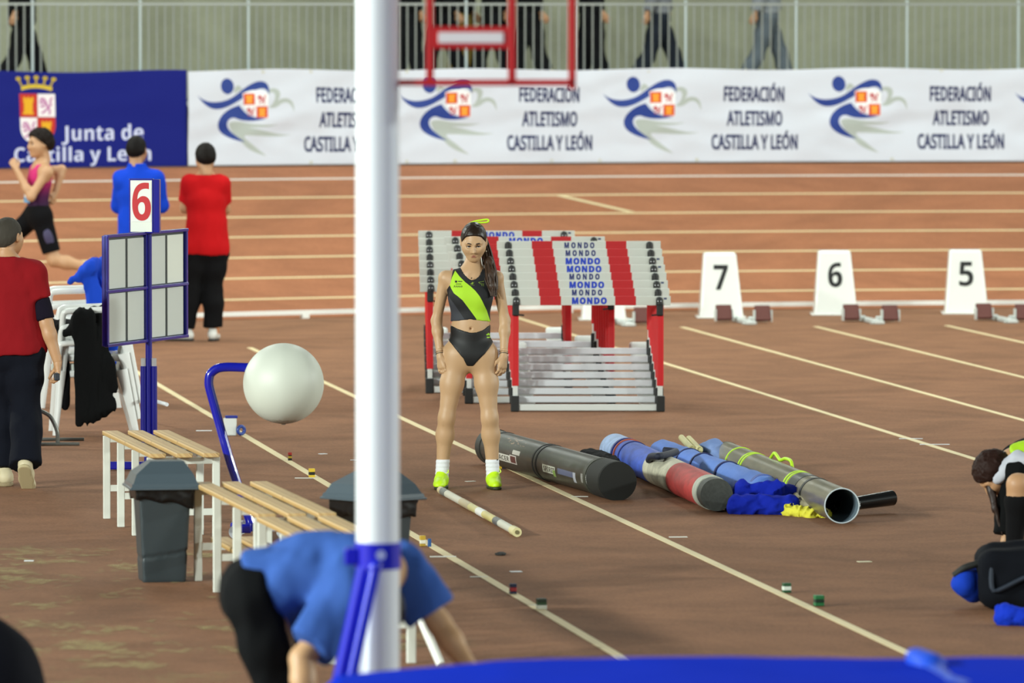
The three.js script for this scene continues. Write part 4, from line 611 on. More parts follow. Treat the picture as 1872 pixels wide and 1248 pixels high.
function skeleton(J, F, R) {
  const f = norm3(F), nl = lerp3(J.chest, J.neck, 0.72), up = norm3(sub3(J.neck, J.pelvis));
  const coreAt = (e) => join([
    bone(J.hipL, J.hipR, R.hip + e, R.hip + e, f, 0.92), bone(J.pelvis, J.waist, R.pelvis + e, R.waist + e, f, R.flat + 0.05), bone(J.waist, J.chest, R.waist + e, R.chest + e, f, R.flat),
    bone(J.chest, nl, R.chest * 0.98 + e, 0.075 + e, f, R.flat), bone(nl, J.shL, R.sh * 0.9 + e, R.sh + e), bone(nl, J.shR, R.sh * 0.9 + e, R.sh + e),
    bone(lerp3(J.chest, J.shL, 0.25), lerp3(J.chest, J.shL, 0.8), R.chest * 0.4 + e, R.sh * 0.85 + e), bone(lerp3(J.chest, J.shR, 0.25), lerp3(J.chest, J.shR, 0.8), R.chest * 0.4 + e, R.sh * 0.85 + e), ...(R.bust ? [-1, 1].map(s => { const c = add3(J.chest, [s * 0.056, -0.008, 0]), q = add3(c, f, R.bust); return ellip(q[0], q[1], q[2], 0.052 + e, 0.055 + e, 0.042 + e); }) : [])], R.bust ? 0.05 : 0.06);
  const armAt = (s, e, frac = 2) => { const sh = J['sh' + s], el = J['el' + s], wr = J['wr' + s], mid = lerp3(el, wr, 0.3), end = frac >= 2 ? wr : frac > 1 ? lerp3(el, wr, frac - 1) : lerp3(sh, el, frac); const fs = [bone(sh, frac < 1 ? end : el, R.ua * 1.05 + e, (frac < 1 ? R.ua : R.elb) + e)];
    if (frac > 1) fs.push(bone(el, mid, R.elb + e, R.elb * 1.02 + e), bone(mid, end, R.elb * 1.02 + e, (frac >= 2 ? R.wr : lerp(R.elb, R.wr, frac - 1)) + e)); return join(fs, 0.03); };
  const legAt = (s, e, frac = 2) => { const hp = J['hip' + s], kn = J['kn' + s], an = J['an' + s], cf = add3(lerp3(kn, an, 0.3), f, -0.014), end = frac >= 2 ? an : lerp3(kn, an, frac - 1); const fs = [bone(hp, lerp3(hp, kn, 0.45), R.th * 1.06 + e, R.th * 0.95 + e), bone(lerp3(hp, kn, 0.45), kn, R.th * 0.95 + e, R.kn + e)];
    if (frac > 1) fs.push(bone(kn, cf, R.kn * 0.98 + e, R.calf + e), bone(cf, end, R.calf + e, R.an + e)); return join(fs, 0.04); };
  return { J, f, R, nl, up, coreAt, armAt, legAt };
}
// head in its own frame: y up, z out of the face, about 24 cm tall
function headShape(fem) {
  const j = fem ? 0.95 : 1.03;
  const base = join([ellip(0, 0.032, -0.014, 0.076, 0.09, 0.096), ellip(0, -0.03, 0.022, (fem ? 0.056 : 0.062) * j, 0.075, 0.068), bone([fem ? -0.021 : -0.03, -0.058, 0.032], [fem ? 0.021 : 0.03, -0.058, 0.032], 0.034 * j), bone([-0.01, -0.092, 0.06], [0.01, -0.092, 0.06], 0.0175 * j), bone([-0.036, -0.016, 0.062], [-0.046, -0.018, 0.035], 0.024, 0.028), bone([0.036, -0.016, 0.062], [0.046, -0.018, 0.035], 0.024, 0.028)], 0.04);
  const brow = join([bone([-0.045, 0.026, 0.068], [-0.014, 0.024, 0.082], 0.009), bone([0.045, 0.026, 0.068], [0.014, 0.024, 0.082], 0.009)], 0.01);
  const nose = join([bone([0, 0.018, 0.083], [0, -0.026, 0.107], 0.007, 0.011), bone([-0.012, -0.031, 0.093], [0.012, -0.031, 0.093], 0.0085)], 0.009);
  const lips = join([bone([-0.02, -0.0585, 0.081], [-0.004, -0.056, 0.0875], 0.0036, 0.0048), bone([0.02, -0.0585, 0.081], [0.004, -0.056, 0.0875], 0.0036, 0.0048), bone([-0.011, -0.0655, 0.084], [0.011, -0.0655, 0.084], 0.0055)], 0.004); headShape.lips = lips;
  const eyes = (x, y, z) => Math.min(ellip(-0.031, 0.006, 0.09, 0.018, 0.0125, 0.016)(x, y, z), ellip(0.031, 0.006, 0.09, 0.018, 0.0125, 0.016)(x, y, z));
  const ear = (x, y, z) => { const ax = Math.abs(x); return Math.max(ellip(0.08, 0, -0.012, 0.012, 0.031, 0.02)(ax, y, z), -ellip(0.09, 0.002, -0.006, 0.008, 0.018, 0.011)(ax, y, z)); };
  const neck = bone([0, -0.06, -0.022], [0, -0.14, -0.035], fem ? 0.046 : 0.058);
  return (x, y, z) => { let d = smin(base(x, y, z), brow(x, y, z), 0.018); d = smin(d, nose(x, y, z), 0.01); d = smin(d, lips(x, y, z), 0.008); d = smax(d, -eyes(x, y, z), 0.012); d = smin(d, ear(x, y, z), 0.008); return smin(d, neck(x, y, z), 0.014); };
}
const skinOf = c => new THREE.Color(c);
function headMatrix(at, h) { const e = new THREE.Euler(h.pitch || 0, h.yaw || 0, h.roll || 0, 'YXZ'); return new THREE.Matrix4().compose(V(...at), new THREE.Quaternion().setFromEuler(e), V(1, 1, 1).multiplyScalar(h.scale || 1)); }
function headGeo(h, at, tone, lip) {
  const hs = headShape(h.fem), lf = headShape.lips, g = meshField(hs, [-0.11, -0.16, -0.13], [0.11, 0.14, 0.13], h.cell || 0.0052, (x, y, z) => { const q = lf(x, y, z) < 0.0016 ? lip : tone; return [q.r, q.g, q.b]; });
  return g.applyMatrix4(headMatrix(at, h));
}
function hairGeo(h, at) {
  const t = h.hairT || 0.012, sl = h.hairSlope ?? 0.87, off = h.hairOff ?? 0.0098, sh = ellip(0, 0.032, -0.016, 0.077 + t, 0.09 + t, 0.098 + t), back = ellip(0, -0.005, -0.055, 0.07 + t, 0.075, 0.055 + t);
  const f = (x, y, z) => { const base = smin(sh(x, y, z), back(x, y, z), 0.03) + (h.hairNoise ?? 0.004) * noise(x * 60, y * 24, z * 60) + 0.5 * (h.hairNoise ?? 0.004) * noise(x * 140, y * 60, z * 140); const ax = Math.abs(x), side = ax > 0.06 && z > -0.03 && z < 0.03 ? 0.0 : 0; return smax(base, (sl * z + off - y + side + 0.25 * Math.max(0, ax - 0.05) * (h.sideburn ?? -1)) * 0.75, 0.01); };
  return meshField(f, [-0.13, -0.14, -0.16], [0.13, 0.17, 0.15], h.cell ? h.cell * 1.1 : 0.0056).applyMatrix4(headMatrix(at, h));
}
function eyesOn(parent, h, at) {
  const M = headMatrix(at, h), w = std(0xd9d2c8, 0.3), ir = std(0x2b1a12, 0.3), br = std(h.browCol || 0x2a1f18, 0.8);
  for (const s of [-1, 1]) {
    const e = part(parent, 'eye', ball(0.0128, s * 0.031, 0.004, 0.0722, 16).applyMatrix4(M), w); part(e, 'iris', ball(0.0078, s * 0.031, 0.0052, 0.0782, 14).applyMatrix4(M), ir);
    part(parent, 'eyelid', new THREE.SphereGeometry(0.0139, 16, 8, 0, Math.PI * 2, 0, Math.PI * 0.5).rotateX(-0.42).translate(s * 0.031, 0.0045, 0.0725).applyMatrix4(M), h.skinMat);
    part(parent, 'eyebrow', tube([[s * 0.0145, 0.0255, 0.092], [s * 0.03, 0.029, 0.0885], [s * 0.047, 0.0255, 0.074]], 0.0036, 12, 6).applyMatrix4(M), br);
    part(parent, 'eyelash', tube([[s * 0.0182, 0.005, 0.0835], [s * 0.026, 0.0108, 0.0858], [s * 0.036, 0.011, 0.085], [s * 0.045, 0.005, 0.0795]], 0.0024, 12, 6).applyMatrix4(M), br);
  }
}
// hand: palm and five bent fingers; d along the hand, n out of the palm, side = thumb direction
function handGeo(wr, d, n, thumb, curl, size, tone) {
  d = norm3(d); const t = norm3(sub3(thumb, [d[0] * (thumb[0] * d[0] + thumb[1] * d[1] + thumb[2] * d[2]), d[1] * (thumb[0] * d[0] + thumb[1] * d[1] + thumb[2] * d[2]), d[2] * (thumb[0] * d[0] + thumb[1] * d[1] + thumb[2] * d[2])])); let nn = cross3(d, t); if (nn[0] * n[0] + nn[1] * n[1] + nn[2] * n[2] < 0) nn = nn.map(v => -v);
  const P = (a, b, c) => [wr[0] + (d[0] * a + t[0] * b + nn[0] * c) * size, wr[1] + (d[1] * a + t[1] * b + nn[1] * c) * size, wr[2] + (d[2] * a + t[2] * b + nn[2] * c) * size];
  const fs = [bone(P(-0.03, 0, 0), P(0.012, 0, 0), 0.025 * size, 0.024 * size), bone(P(0.012, 0.006, 0), P(0.078, 0.022, 0), 0.019 * size, 0.0145 * size), bone(P(0.012, -0.006, 0), P(0.074, -0.022, 0), 0.019 * size, 0.0135 * size), bone(P(0.02, 0, 0), P(0.08, 0, -0.001), 0.018 * size, 0.0145 * size)];
  const palm = join(fs, 0.012); const fing = [];
  [[0.027, 0.07, 0.0092, 1], [0.009, 0.079, 0.0095, 1.02], [-0.0095, 0.074, 0.0092, 1.05], [-0.027, 0.058, 0.0082, 1.12]].forEach(([b, L, r, c]) => { let a = 0.078 - Math.abs(b) * 0.2, cc = 0, ang = 0.12; const seg = [0.46, 0.3, 0.24], ch = []; let p = P(a - 0.02, b * 0.95, 0), rr = r; seg.forEach((k, i) => { const q = (a += Math.cos(ang) * L * k, cc += Math.sin(ang) * L * k, P(a, b * (1.06 + 0.06 * i), cc)); ch.push(bone(p, q, rr * size, rr * 0.9 * size)); p = q; rr *= 0.9; ang += curl * c * [0.9, 0.8, 0.6][i]; }); fing.push(join(ch, 0.005)); });
  const th = join([bone(P(0.022, 0.02, 0.004), P(0.05, 0.042, 0.014), 0.014 * size, 0.011 * size), bone(P(0.05, 0.042, 0.014), P(0.078, 0.046, 0.024 + 0.012 * curl), 0.0108 * size, 0.0095 * size), bone(P(0.078, 0.046, 0.024 + 0.012 * curl), P(0.1, 0.038, 0.034 + 0.016 * curl), 0.0095 * size, 0.0075 * size)], 0.006);
  const f = (x, y, z) => { let v = palm(x, y, z); for (const g of fing) v = Math.min(smin(v, g(x, y, z), 0.0055), v); return smin(v, th(x, y, z), 0.008); };
  const c = P(0.06, 0, 0.02), R = 0.125 * size; return meshField(f, add3(c, [-R, -R, -R]), add3(c, [R, R, R]), 0.0042, () => [tone.r, tone.g, tone.b]);
}
function shoe(parent, an, dir, upperMat, soleMat, o = {}) {          // built round the ankle, toe along dir
  const s = o.size || 1, d = norm3(dir), yv = o.up ? norm3(o.up) : [0, 1, 0], r = norm3(cross3(yv, d)), u = norm3(cross3(d, r)), drop = o.drop ?? 0.085;
  const P = (a, b, c) => add3(add3(add3(an, d, a * s), u, b * s - drop), r, c * s);
  const B = [P(-0.1, -0.04, -0.1), P(0.22, -0.04, -0.1), P(-0.1, 0.16, 0.1), P(0.22, 0.16, 0.1), P(-0.1, -0.04, 0.1), P(0.22, 0.16, -0.1), P(-0.1, 0.16, -0.1), P(0.22, -0.04, 0.1)];
  const lo = [0, 1, 2].map(i => Math.min(...B.map(b => b[i]))), hi = [0, 1, 2].map(i => Math.max(...B.map(b => b[i])));
  const hi2 = o.tall ?? 0.105, up = join([...(o.tall ? [bone(P(0.02, 0.07, 0), P(0.012, o.tall, 0), 0.03 * s, 0.027 * s)] : []), bone(P(-0.045, 0.045, 0), P(0.03, 0.045, 0), 0.034 * s, 0.038 * s), bone(P(0.03, 0.05, 0), P(0.13, 0.03, 0.004), 0.038 * s, 0.03 * s), bone(P(0.1, 0.03, -0.012), P(0.15, 0.026, -0.006), 0.03 * s, 0.022 * s), bone(P(-0.03, 0.07, 0), P(-0.015, 0.105, 0), 0.036 * s, 0.036 * s)], 0.03);
  const under = plane(P(0, 0.018, 0), u.map(v => -v)), top = plane(P(0, hi2, 0), u);
  const body = part(parent, 'shoe', meshField((x, y, z) => Math.max(up(x, y, z), under(x, y, z), top(x, y, z)), lo, hi, 0.0068), upperMat);
  const so = join([bone(P(-0.045, 0.01, 0), P(0.03, 0.01, 0), 0.037 * s, 0.037 * s), bone(P(0.03, 0.01, 0), P(0.145, 0.012, 0), 0.04 * s, 0.032 * s)], 0.02), s1 = plane(P(0, 0.022, 0), u), s2 = plane(P(0, 0, 0), u.map(v => -v));
  part(body, 'sole', meshField((x, y, z) => Math.max(so(x, y, z), s1(x, y, z), s2(x, y, z)), lo, hi, 0.0068), soleMat);
  if (o.laces) { const g = []; for (let i = 0; i < 4; i++) { const a = 0.03 + i * 0.02; g.push(rod(P(a, 0.093 - a * 0.28, -0.02), P(a + 0.008, 0.093 - a * 0.28, 0.02), 0.0028)); } g.push(tube([P(0.02, 0.092, 0.012), P(0.015, 0.125, 0.035), P(0.03, 0.105, 0.045), P(0.03, 0.09, 0.02)], 0.0035, 16, 6)); part(body, 'laces', g, o.laces); }
  return body;
}
function boundsOf(J, pad) { const k = Object.values(J); return [[0, 1, 2].map(i => Math.min(...k.map(p => p[i])) - pad), [0, 1, 2].map(i => Math.max(...k.map(p => p[i])) + pad)]; }
function figure(name, label, pos, o) {
  const t = thing(name, label, 'person', pos, o.turn || 0, o.group), S = skeleton(o.J, o.F, o.R), { J, R } = S, tone = skinOf(o.skin || 0xb98c68), lip = skinOf(o.lip || 0xa8695a);
  const skinMat = new THREE.MeshPhysicalMaterial({ vertexColors: true, roughness: 0.5, sheen: 0.15, sheenRoughness: 0.5 }); const plainSkin = std(tone, 0.5);
  const core = S.coreAt(0), aL = S.armAt('L', 0), aR = S.armAt('R', 0), lL = S.legAt('L', 0), lR = S.legAt('R', 0);
  const h = { scale: 1, skinMat: plainSkin, ...o.head }, hm = headMatrix(J.head, h), nb = V(0, -0.1, -0.03).applyMatrix4(hm).toArray(), neck = bone(S.nl, nb, R.neck * 1.15, R.neck), neck2 = bone(lerp3(J.chest, J.neck, 0.9), nb, R.neck * 1.3, R.neck);
  const extra = o.bodyExtra ? o.bodyExtra(S) : null;
  const bodyF = (x, y, z) => { let d = smin(core(x, y, z), Math.min(neck(x, y, z), neck2(x, y, z)), 0.045); d = smin(d, smin(lL(x, y, z), lR(x, y, z), 0.012), 0.05); d = smin(d, aL(x, y, z), o.armBlend ?? 0.02); d = smin(d, aR(x, y, z), o.armBlend ?? 0.02); if (extra) d = extra(d, x, y, z); return d; };
  const [lo, hi] = boundsOf(J, 0.2), gs = [meshField(bodyF, lo, hi, o.cell || 0.012, () => [tone.r, tone.g, tone.b]), headGeo(h, J.head, tone, lip)];
  for (const s of ['L', 'R']) { const q = o.hands && o.hands[s]; if (!q) continue; const wr = J['wr' + s], d = q.d || sub3(wr, J['el' + s]); gs.push(handGeo(wr, d, q.n, q.thumb, q.curl ?? 0.6, q.size ?? 1, tone)); }
  part(t, 'body', merged(gs.map(clean)), skinMat);
  if (h.eyes) eyesOn(t, h, J.head);
  if (h.hairMat) part(t, 'hair', hairGeo(h, J.head), h.hairMat);
  return { t, S, h, hm, lo, hi };
}
const foldOf = (amp, fr, seed) => (x, y, z) => amp * noise(x * fr + seed, y * fr * 0.6, z * fr) + amp * 0.45 * noise(x * fr * 2.4, y * fr * 1.3 + seed, z * fr * 2.4);
// shirt or jacket: inflated trunk and sleeves cut at hem, collar and cuffs
function topGarment(fig, name, mat, o) {
  const { S } = fig, { J } = S, e = o.e ?? 0.016, core = S.coreAt(e), fold = foldOf(o.fold ?? 0.008, o.fr ?? 9, o.seed ?? 1), hem = plane(o.hemAt || lerp3(J.pelvis, J.waist, o.hem ?? 0.2), o.hemN || sub3(J.pelvis, J.waist)), col = o.collar ? null : plane(lerp3(J.chest, J.neck, o.neck ?? 1.02), S.up);
  const sl = o.sleeve > 0 ? ['L', 'R'].map(s => { const f = S.armAt(s, e * 1.15 + (o.loose ?? 0.004), o.sleeve), a = o.sleeve > 1 ? J['el' + s] : J['sh' + s], b = o.sleeve > 1 ? J['wr' + s] : J['el' + s], end = lerp3(a, b, o.sleeve > 1 ? o.sleeve - 1 : o.sleeve), cut = plane(end, sub3(b, a)); return { f, cut, J: J['sh' + s] }; }) : [];
  const collar = o.collar ? bone(S.nl, lerp3(J.chest, J.neck, 1.0 + o.collar), S.R.neck * 1.35 + e, S.R.neck * 1.1 + e) : null, ctop = o.collar ? plane(lerp3(J.chest, J.neck, 1.0 + o.collar * 0.9), S.up) : null;
  const scoop = o.scoop ? (c => ellip(c[0], c[1], c[2], o.scoop, o.scoop * 0.9, o.scoop))(add3(J.neck, S.f, 0.07)) : null;
  const skirt = o.skirt ? join([bone(J.pelvis, J.waist, S.R.pelvis + e + o.skirt, S.R.waist + e + o.skirt * 0.7, S.f, S.R.flat + 0.06)], 0.04) : null;
  const f = (x, y, z) => { let d = core(x, y, z); if (skirt) d = smin(d, skirt(x, y, z), 0.05); if (collar) d = smin(d, collar(x, y, z), 0.02); d = smax(d, hem(x, y, z), 0.006); d = Math.max(d, (col || ctop)(x, y, z)); if (o.armhole) for (const s of ['L', 'R']) d = smax(d, o.armhole - Math.hypot(x - J['sh' + s][0] * 1.0, y - J['sh' + s][1] + 0.01, z - J['sh' + s][2]), 0.01); if (scoop) d = smax(d, -scoop(x, y, z), 0.01); for (const s of sl) d = smin(d, Math.max(s.f(x, y, z), s.cut(x, y, z)), 0.03); return (d + fold(x, y, z)) * 0.9; };
  const g = meshField(f, fig.lo, fig.hi, o.cell || 0.012); return part(fig.t, name, g, mat, o.label);
}
function legGarment(fig, name, mat, o) {
  const { S } = fig, { J } = S, e = o.e ?? 0.014, fold = foldOf(o.fold ?? 0.008, o.fr ?? 8, o.seed ?? 4), pel = join([bone(J.hipL, J.hipR, S.R.hip + e, S.R.hip + e, S.f, 0.95), bone(J.pelvis, J.waist, S.R.pelvis + e, S.R.waist + e, S.f, S.R.flat + 0.08)], 0.05), top = plane(lerp3(J.pelvis, J.waist, o.rise ?? 0.45), sub3(J.waist, J.pelvis)), to = o.to ?? 2;
  const legs = ['L', 'R'].map(s => { if (to <= 1) { const end = lerp3(J['hip' + s], J['kn' + s], to), fb = bone(J['hip' + s], end, S.R.th * 1.04 + e, lerp(S.R.th * 1.0, S.R.kn, Math.max(0, to - 0.4)) + e); return { f: fb, cut: plane(end, sub3(J['kn' + s], J['hip' + s])) }; } const a = to > 1 ? J['kn' + s] : J['hip' + s], b = to > 1 ? J['an' + s] : J['kn' + s], end = lerp3(a, b, to > 1 ? to - 1 : to), n = sub3(b, a), flare = o.flare ? bone(J['kn' + s], J['an' + s], S.R.kn + e, S.R.an + e + o.flare) : null, f = S.legAt(s, e), cut = plane(end, n), kn = J['hip' + s]; return { f: (x, y, z) => flare ? smin(f(x, y, z), flare(x, y, z), 0.03) : f(x, y, z), cut: (x, y, z) => Math.hypot(x - end[0], y - end[1], z - end[2]) < 0.5 ? cut(x, y, z) : -1 }; });
  const f = (x, y, z) => { let d = Math.max(pel(x, y, z), top(x, y, z)); for (const l of legs) d = smin(d, Math.max(smax(l.f(x, y, z), top(x, y, z), 0.01), l.cut(x, y, z)), 0.03); return (d + fold(x, y, z)) * 0.9; };
  return part(fig.t, name, meshField(f, fig.lo, fig.hi, o.cell || 0.012), mat, o.label);
}
// ------------------------------------------------------------------ the athlete
{
  const J = { pelvis: [0.013, 0.83, 0], waist: [0.017, 0.995, 0.005], chest: [0.017, 1.175, 0], neck: [0.024, 1.325, -0.012], head: [0.037, 1.498, 0.03], shL: [-0.136, 1.284, -0.01], shR: [0.176, 1.284, -0.01], elL: [-0.19, 1.019, -0.035], elR: [0.226, 1.019, -0.035], wrL: [-0.166, 0.813, 0.025], wrR: [0.219, 0.813, 0.025],
    hipL: [-0.068, 0.815, 0], hipR: [0.098, 0.815, 0], knL: [-0.129, 0.428, 0.015], knR: [0.134, 0.428, 0.015], anL: [-0.158, 0.1, -0.03], anR: [0.153, 0.1, -0.03] };
  const R = { ...FEMALE, bust: 0.05, th: 0.07, hip: 0.075, ua: 0.036, elb: 0.0295, wr: 0.0215, kn: 0.046, calf: 0.05, pelvis: 0.118 };
  const hairMat = phys(0x241a13, 0.4, { specularIntensity: 0.6 });
  const knees = S => (d, x, y, z) => { for (const s of ['L', 'R']) { const k = J['kn' + s]; d = smin(d, ellip(k[0], k[1] + 0.012, k[2] + 0.028, 0.024, 0.03, 0.018)(x, y, z), 0.025); } d = smax(d, -ellip(0.019, 0.977, 0.083, 0.006, 0.009, 0.012)(x, y, z), 0.008); return smax(d, -bone([0.024, 1.29, 0.075], [0.026, 1.3, 0.07], 0.006)(x, y, z), 0.02); };
  const fig = figure('person', 'young athlete in black and lime crop top standing with arms hanging', [-0.269, 0, -41.48], { J, F: [0, 0, 1], R, skin: 0xbd9973, lip: 0x9a6253, cell: 0.0078, bodyExtra: knees, armBlend: 0.012,
    head: { fem: true, scale: 0.93, pitch: 0.36, yaw: 0.0, eyes: true, cell: 0.0044, hairMat, hairT: 0.0075, hairNoise: 0.0025, hairOff: 0.012, sideburn: -3.5, browCol: 0x1d140f },
    hands: { L: { n: [0.7, 0, -0.6], thumb: [0.75, 0, 0.65], d: [0.12, -1, 0.12], curl: 0.62, size: 0.92 }, R: { n: [-0.7, 0, -0.6], thumb: [-0.75, 0, 0.65], d: [-0.12, -1, 0.12], curl: 0.62, size: 0.92 } } });
  const { t, S } = fig;
  // ponytail over the left shoulder, neon ribbon on top
  const tail = [[0.045, 1.575, -0.075, 0.03], [0.085, 1.53, -0.085, 0.03], [0.112, 1.45, -0.06, 0.03], [0.128, 1.38, -0.01, 0.034], [0.142, 1.3, 0.045, 0.04], [0.152, 1.235, 0.075, 0.034], [0.16, 1.175, 0.085, 0.01]];
  const tf = join(tail.slice(1).map((p, i) => bone(tail[i], p, tail[i][3], p[3])), 0.03);
  const strands = [meshField((x, y, z) => tf(x, y, z) + 0.009 + 0.005 * noise(x * 75 + y * 10, y * 7, z * 75), [-0.02, 1.12, -0.16], [0.26, 1.64, 0.16], 0.0062)], sr = rngOf(19);
  for (let i = 0; i < 110; i++) { const a = sr() * 6.283, q = Math.sqrt(sr()), k0 = sr() * 0.3, end = 0.72 + sr() * 0.32, n = 9, pts = []; for (let j = 0; j <= n; j++) { const u = Math.min(0.999, lerp(k0 * 0.3, end, j / n)) * (tail.length - 1), m = Math.min(tail.length - 2, Math.floor(u)), f = u - m, p = lerp3(tail[m], tail[m + 1], f), r = Math.max(0.016, lerp(tail[m][3], tail[m + 1][3], f)) * q * 1.04; pts.push([p[0] + Math.cos(a) * r, p[1] + 0.01 * (sr() - 0.5), p[2] + Math.sin(a) * r]); } strands.push(tube(pts, 0.0028 + 0.0016 * sr(), 16, 5)); }
  part(t, 'ponytail', strands, std(0x3a281b, 0.5));
  const neon = std(0xc2ef1f, 0.5);
  part(t, 'hair_ribbon', [tube([[0.0, 1.605, -0.02], [0.03, 1.62, -0.04], [0.06, 1.628, -0.045], [0.115, 1.636, -0.04], [0.128, 1.628, -0.04], [0.115, 1.618, -0.04], [0.06, 1.615, -0.04], [0.03, 1.608, -0.03]], 0.0055, 50, 8, true)], neon);
  // crop top
  const topPoly = polyDist([[-0.049, 1.4], [-0.036, 1.347], [-0.018, 1.31], [0.005, 1.281], [0.024, 1.271], [0.047, 1.277], [0.07, 1.297], [0.079, 1.324], [0.086, 1.354], [0.093, 1.4], [0.128, 1.4], [0.132, 1.324], [0.14, 1.262], [0.165, 1.2], [0.2, 1.123], [0.19, 1.011], [0.13, 1.018], [0.016, 1.034], [-0.103, 1.018], [-0.16, 1.011], [-0.17, 1.123], [-0.14, 1.193], [-0.106, 1.243], [-0.097, 1.293], [-0.088, 1.339], [-0.08, 1.4], [-0.065, 1.4]]);
  const cTop = S.coreAt(0.006), tG = meshField((x, y, z) => smax(cTop(x, y, z), topPoly(x, y), 0.003), [-0.24, 0.98, -0.22], [0.27, 1.42, 0.22], 0.0065);
  const tt = canvasTex(512, 538, (ctx, W, H) => { ctx.fillStyle = '#15171a'; ctx.fillRect(0, 0, W, H); ctx.setTransform(W / 0.4, 0, 0, -H / 0.42, W / 2, H / 0.42 * 1.4);
    const poly = (p, c) => { ctx.fillStyle = c; ctx.beginPath(); p.forEach((q, i) => ctx[i ? 'lineTo' : 'moveTo'](...q)); ctx.fill(); };
    poly([[-0.2, 1.2], [-0.13, 1.189], [-0.084, 1.131], [-0.018, 1.034], [-0.02, 0.98], [-0.2, 0.98]], '#33363d');
    poly([[-0.076, 1.328], [-0.049, 1.293], [-0.015, 1.26], [0.02, 1.233], [0.047, 1.208], [0.071, 1.178], [0.089, 1.146], [0.116, 1.088], [0.14, 1.011], [0.053, 1.02], [0.053, 1.037], [0.016, 1.088], [-0.03, 1.15], [-0.06, 1.175], [-0.084, 1.193], [-0.1, 1.22], [-0.109, 1.24], [-0.096, 1.285]], '#a9d928');
    poly([[-0.077, 1.268], [-0.063, 1.268], [-0.063, 1.256], [-0.077, 1.256]], '#1c2414'); ctx.fillStyle = '#3c4a1c'; ctx.fillRect(-0.058, 1.26, 0.026, 0.006); ctx.fillRect(-0.072, 1.246, 0.034, 0.004);
    ctx.strokeStyle = '#2c3a14'; ctx.lineWidth = 0.0028; for (let i = 0; i < 5; i++) { ctx.beginPath(); ctx.moveTo(-0.083 + i * 0.011, 1.227); ctx.lineTo(-0.08 + i * 0.011, 1.238); ctx.lineTo(-0.075 + i * 0.011, 1.229); ctx.stroke(); }
    poly([[0.012, 1.25], [0.022, 1.252], [0.03, 1.262], [0.034, 1.255], [0.042, 1.262], [0.03, 1.245], [0.022, 1.248]], '#7d9a2a'); ctx.fillStyle = '#55691f'; ctx.fillRect(0.016, 1.24, 0.026, 0.003);
    ctx.strokeStyle = '#8fae3a'; ctx.lineWidth = 0.002; ctx.beginPath(); ctx.moveTo(0.066, 1.258); ctx.lineTo(0.1, 1.264); ctx.moveTo(0.066, 1.258); ctx.lineTo(0.076, 1.25); ctx.lineTo(0.1, 1.248); ctx.moveTo(0.084, 1.246); ctx.lineTo(0.088, 1.236); ctx.moveTo(0.094, 1.246); ctx.lineTo(0.098, 1.234); ctx.stroke(); });
  part(t, 'crop_top', flatUV(tG, -0.2, 0.98, 0.4, 0.42), std(0xffffff, 0.6, { map: tt, roughness: 0.75 }), 'black and grey crop top with lime diagonal');
  // briefs
  const bp = polyDist([[-0.2, 1.005], [-0.103, 0.996], [-0.061, 0.977], [-0.007, 0.96], [0.024, 0.954], [0.055, 0.957], [0.093, 0.969], [0.134, 0.998], [0.25, 1.005], [0.25, 0.94], [0.169, 0.919], [0.147, 0.88], [0.105, 0.826], [0.062, 0.784], [0.034, 0.75], [-0.004, 0.75], [-0.026, 0.795], [-0.061, 0.838], [-0.099, 0.884], [-0.13, 0.919], [-0.2, 0.94]]);
  const bc = S.coreAt(0.006), bl = ['L', 'R'].map(s => S.legAt(s, 0.006)), bG = meshField((x, y, z) => smax(smin(bc(x, y, z), smin(bl[0](x, y, z), bl[1](x, y, z), 0.02), 0.05), bp(x, y), 0.003), [-0.26, 0.73, -0.22], [0.3, 1.02, 0.22], 0.0065);
  const bt = canvasTex(256, 192, (ctx, W, H) => { ctx.fillStyle = '#0b0c0e'; ctx.fillRect(0, 0, W, H); ctx.setTransform(W / 0.4, 0, 0, -H / 0.3, W / 2, H / 0.3 * 1.02); ctx.fillStyle = '#9fdb1e'; ctx.beginPath(); [[0.112, 0.942], [0.122, 0.946], [0.126, 0.952], [0.132, 0.944], [0.144, 0.953], [0.134, 0.936], [0.144, 0.928], [0.126, 0.936], [0.116, 0.934]].forEach((q, i) => ctx[i ? 'lineTo' : 'moveTo'](...q)); ctx.fill(); ctx.fillRect(0.116, 0.919, 0.027, 0.008); });
  part(t, 'briefs', flatUV(bG, -0.2, 0.72, 0.4, 0.3), std(0xffffff, 0.6, { map: bt }), 'black competition briefs');
  // socks, shoes, wristbands
  const sock = std(0xe3e5ea, 0.8), lime = std(0xc3ee16, 0.5), soleD = std(0x2b3216, 0.6), ink = std(0x14161a, 0.7);
  for (const s of ['L', 'R']) {
    const a = J['an' + s], k = J['kn' + s], up = lerp3(a, k, 0.3), dir = s === 'L' ? [-0.1, 0, 1] : [0.16, 0, 1];
    const sk = part(t, 'sock', meshField((x, y, z) => Math.max(bone(add3(a, [0, -0.03, 0]), up, R.an + 0.0065, R.an + 0.008)(x, y, z) + 0.0015 * Math.sin(y * 260), y - up[1] + 0.02), [a[0] - 0.08, 0.02, a[2] - 0.08], [a[0] + 0.08, 0.25, a[2] + 0.09], 0.006), sock, 'white ankle sock');
    part(sk, 'tick_mark', tube([[a[0] + 0.006, 0.175, a[2] + 0.044], [a[0] + 0.014, 0.168, a[2] + 0.042], [a[0] + 0.03, 0.178, a[2] + 0.034]], 0.0035, 12, 6), ink);
    shoe(t, [a[0], 0.1, a[2]], dir, lime, soleD, { size: 0.97, drop: 0.1, laces: std(0xd8f55a, 0.5), tall: 0.135 });
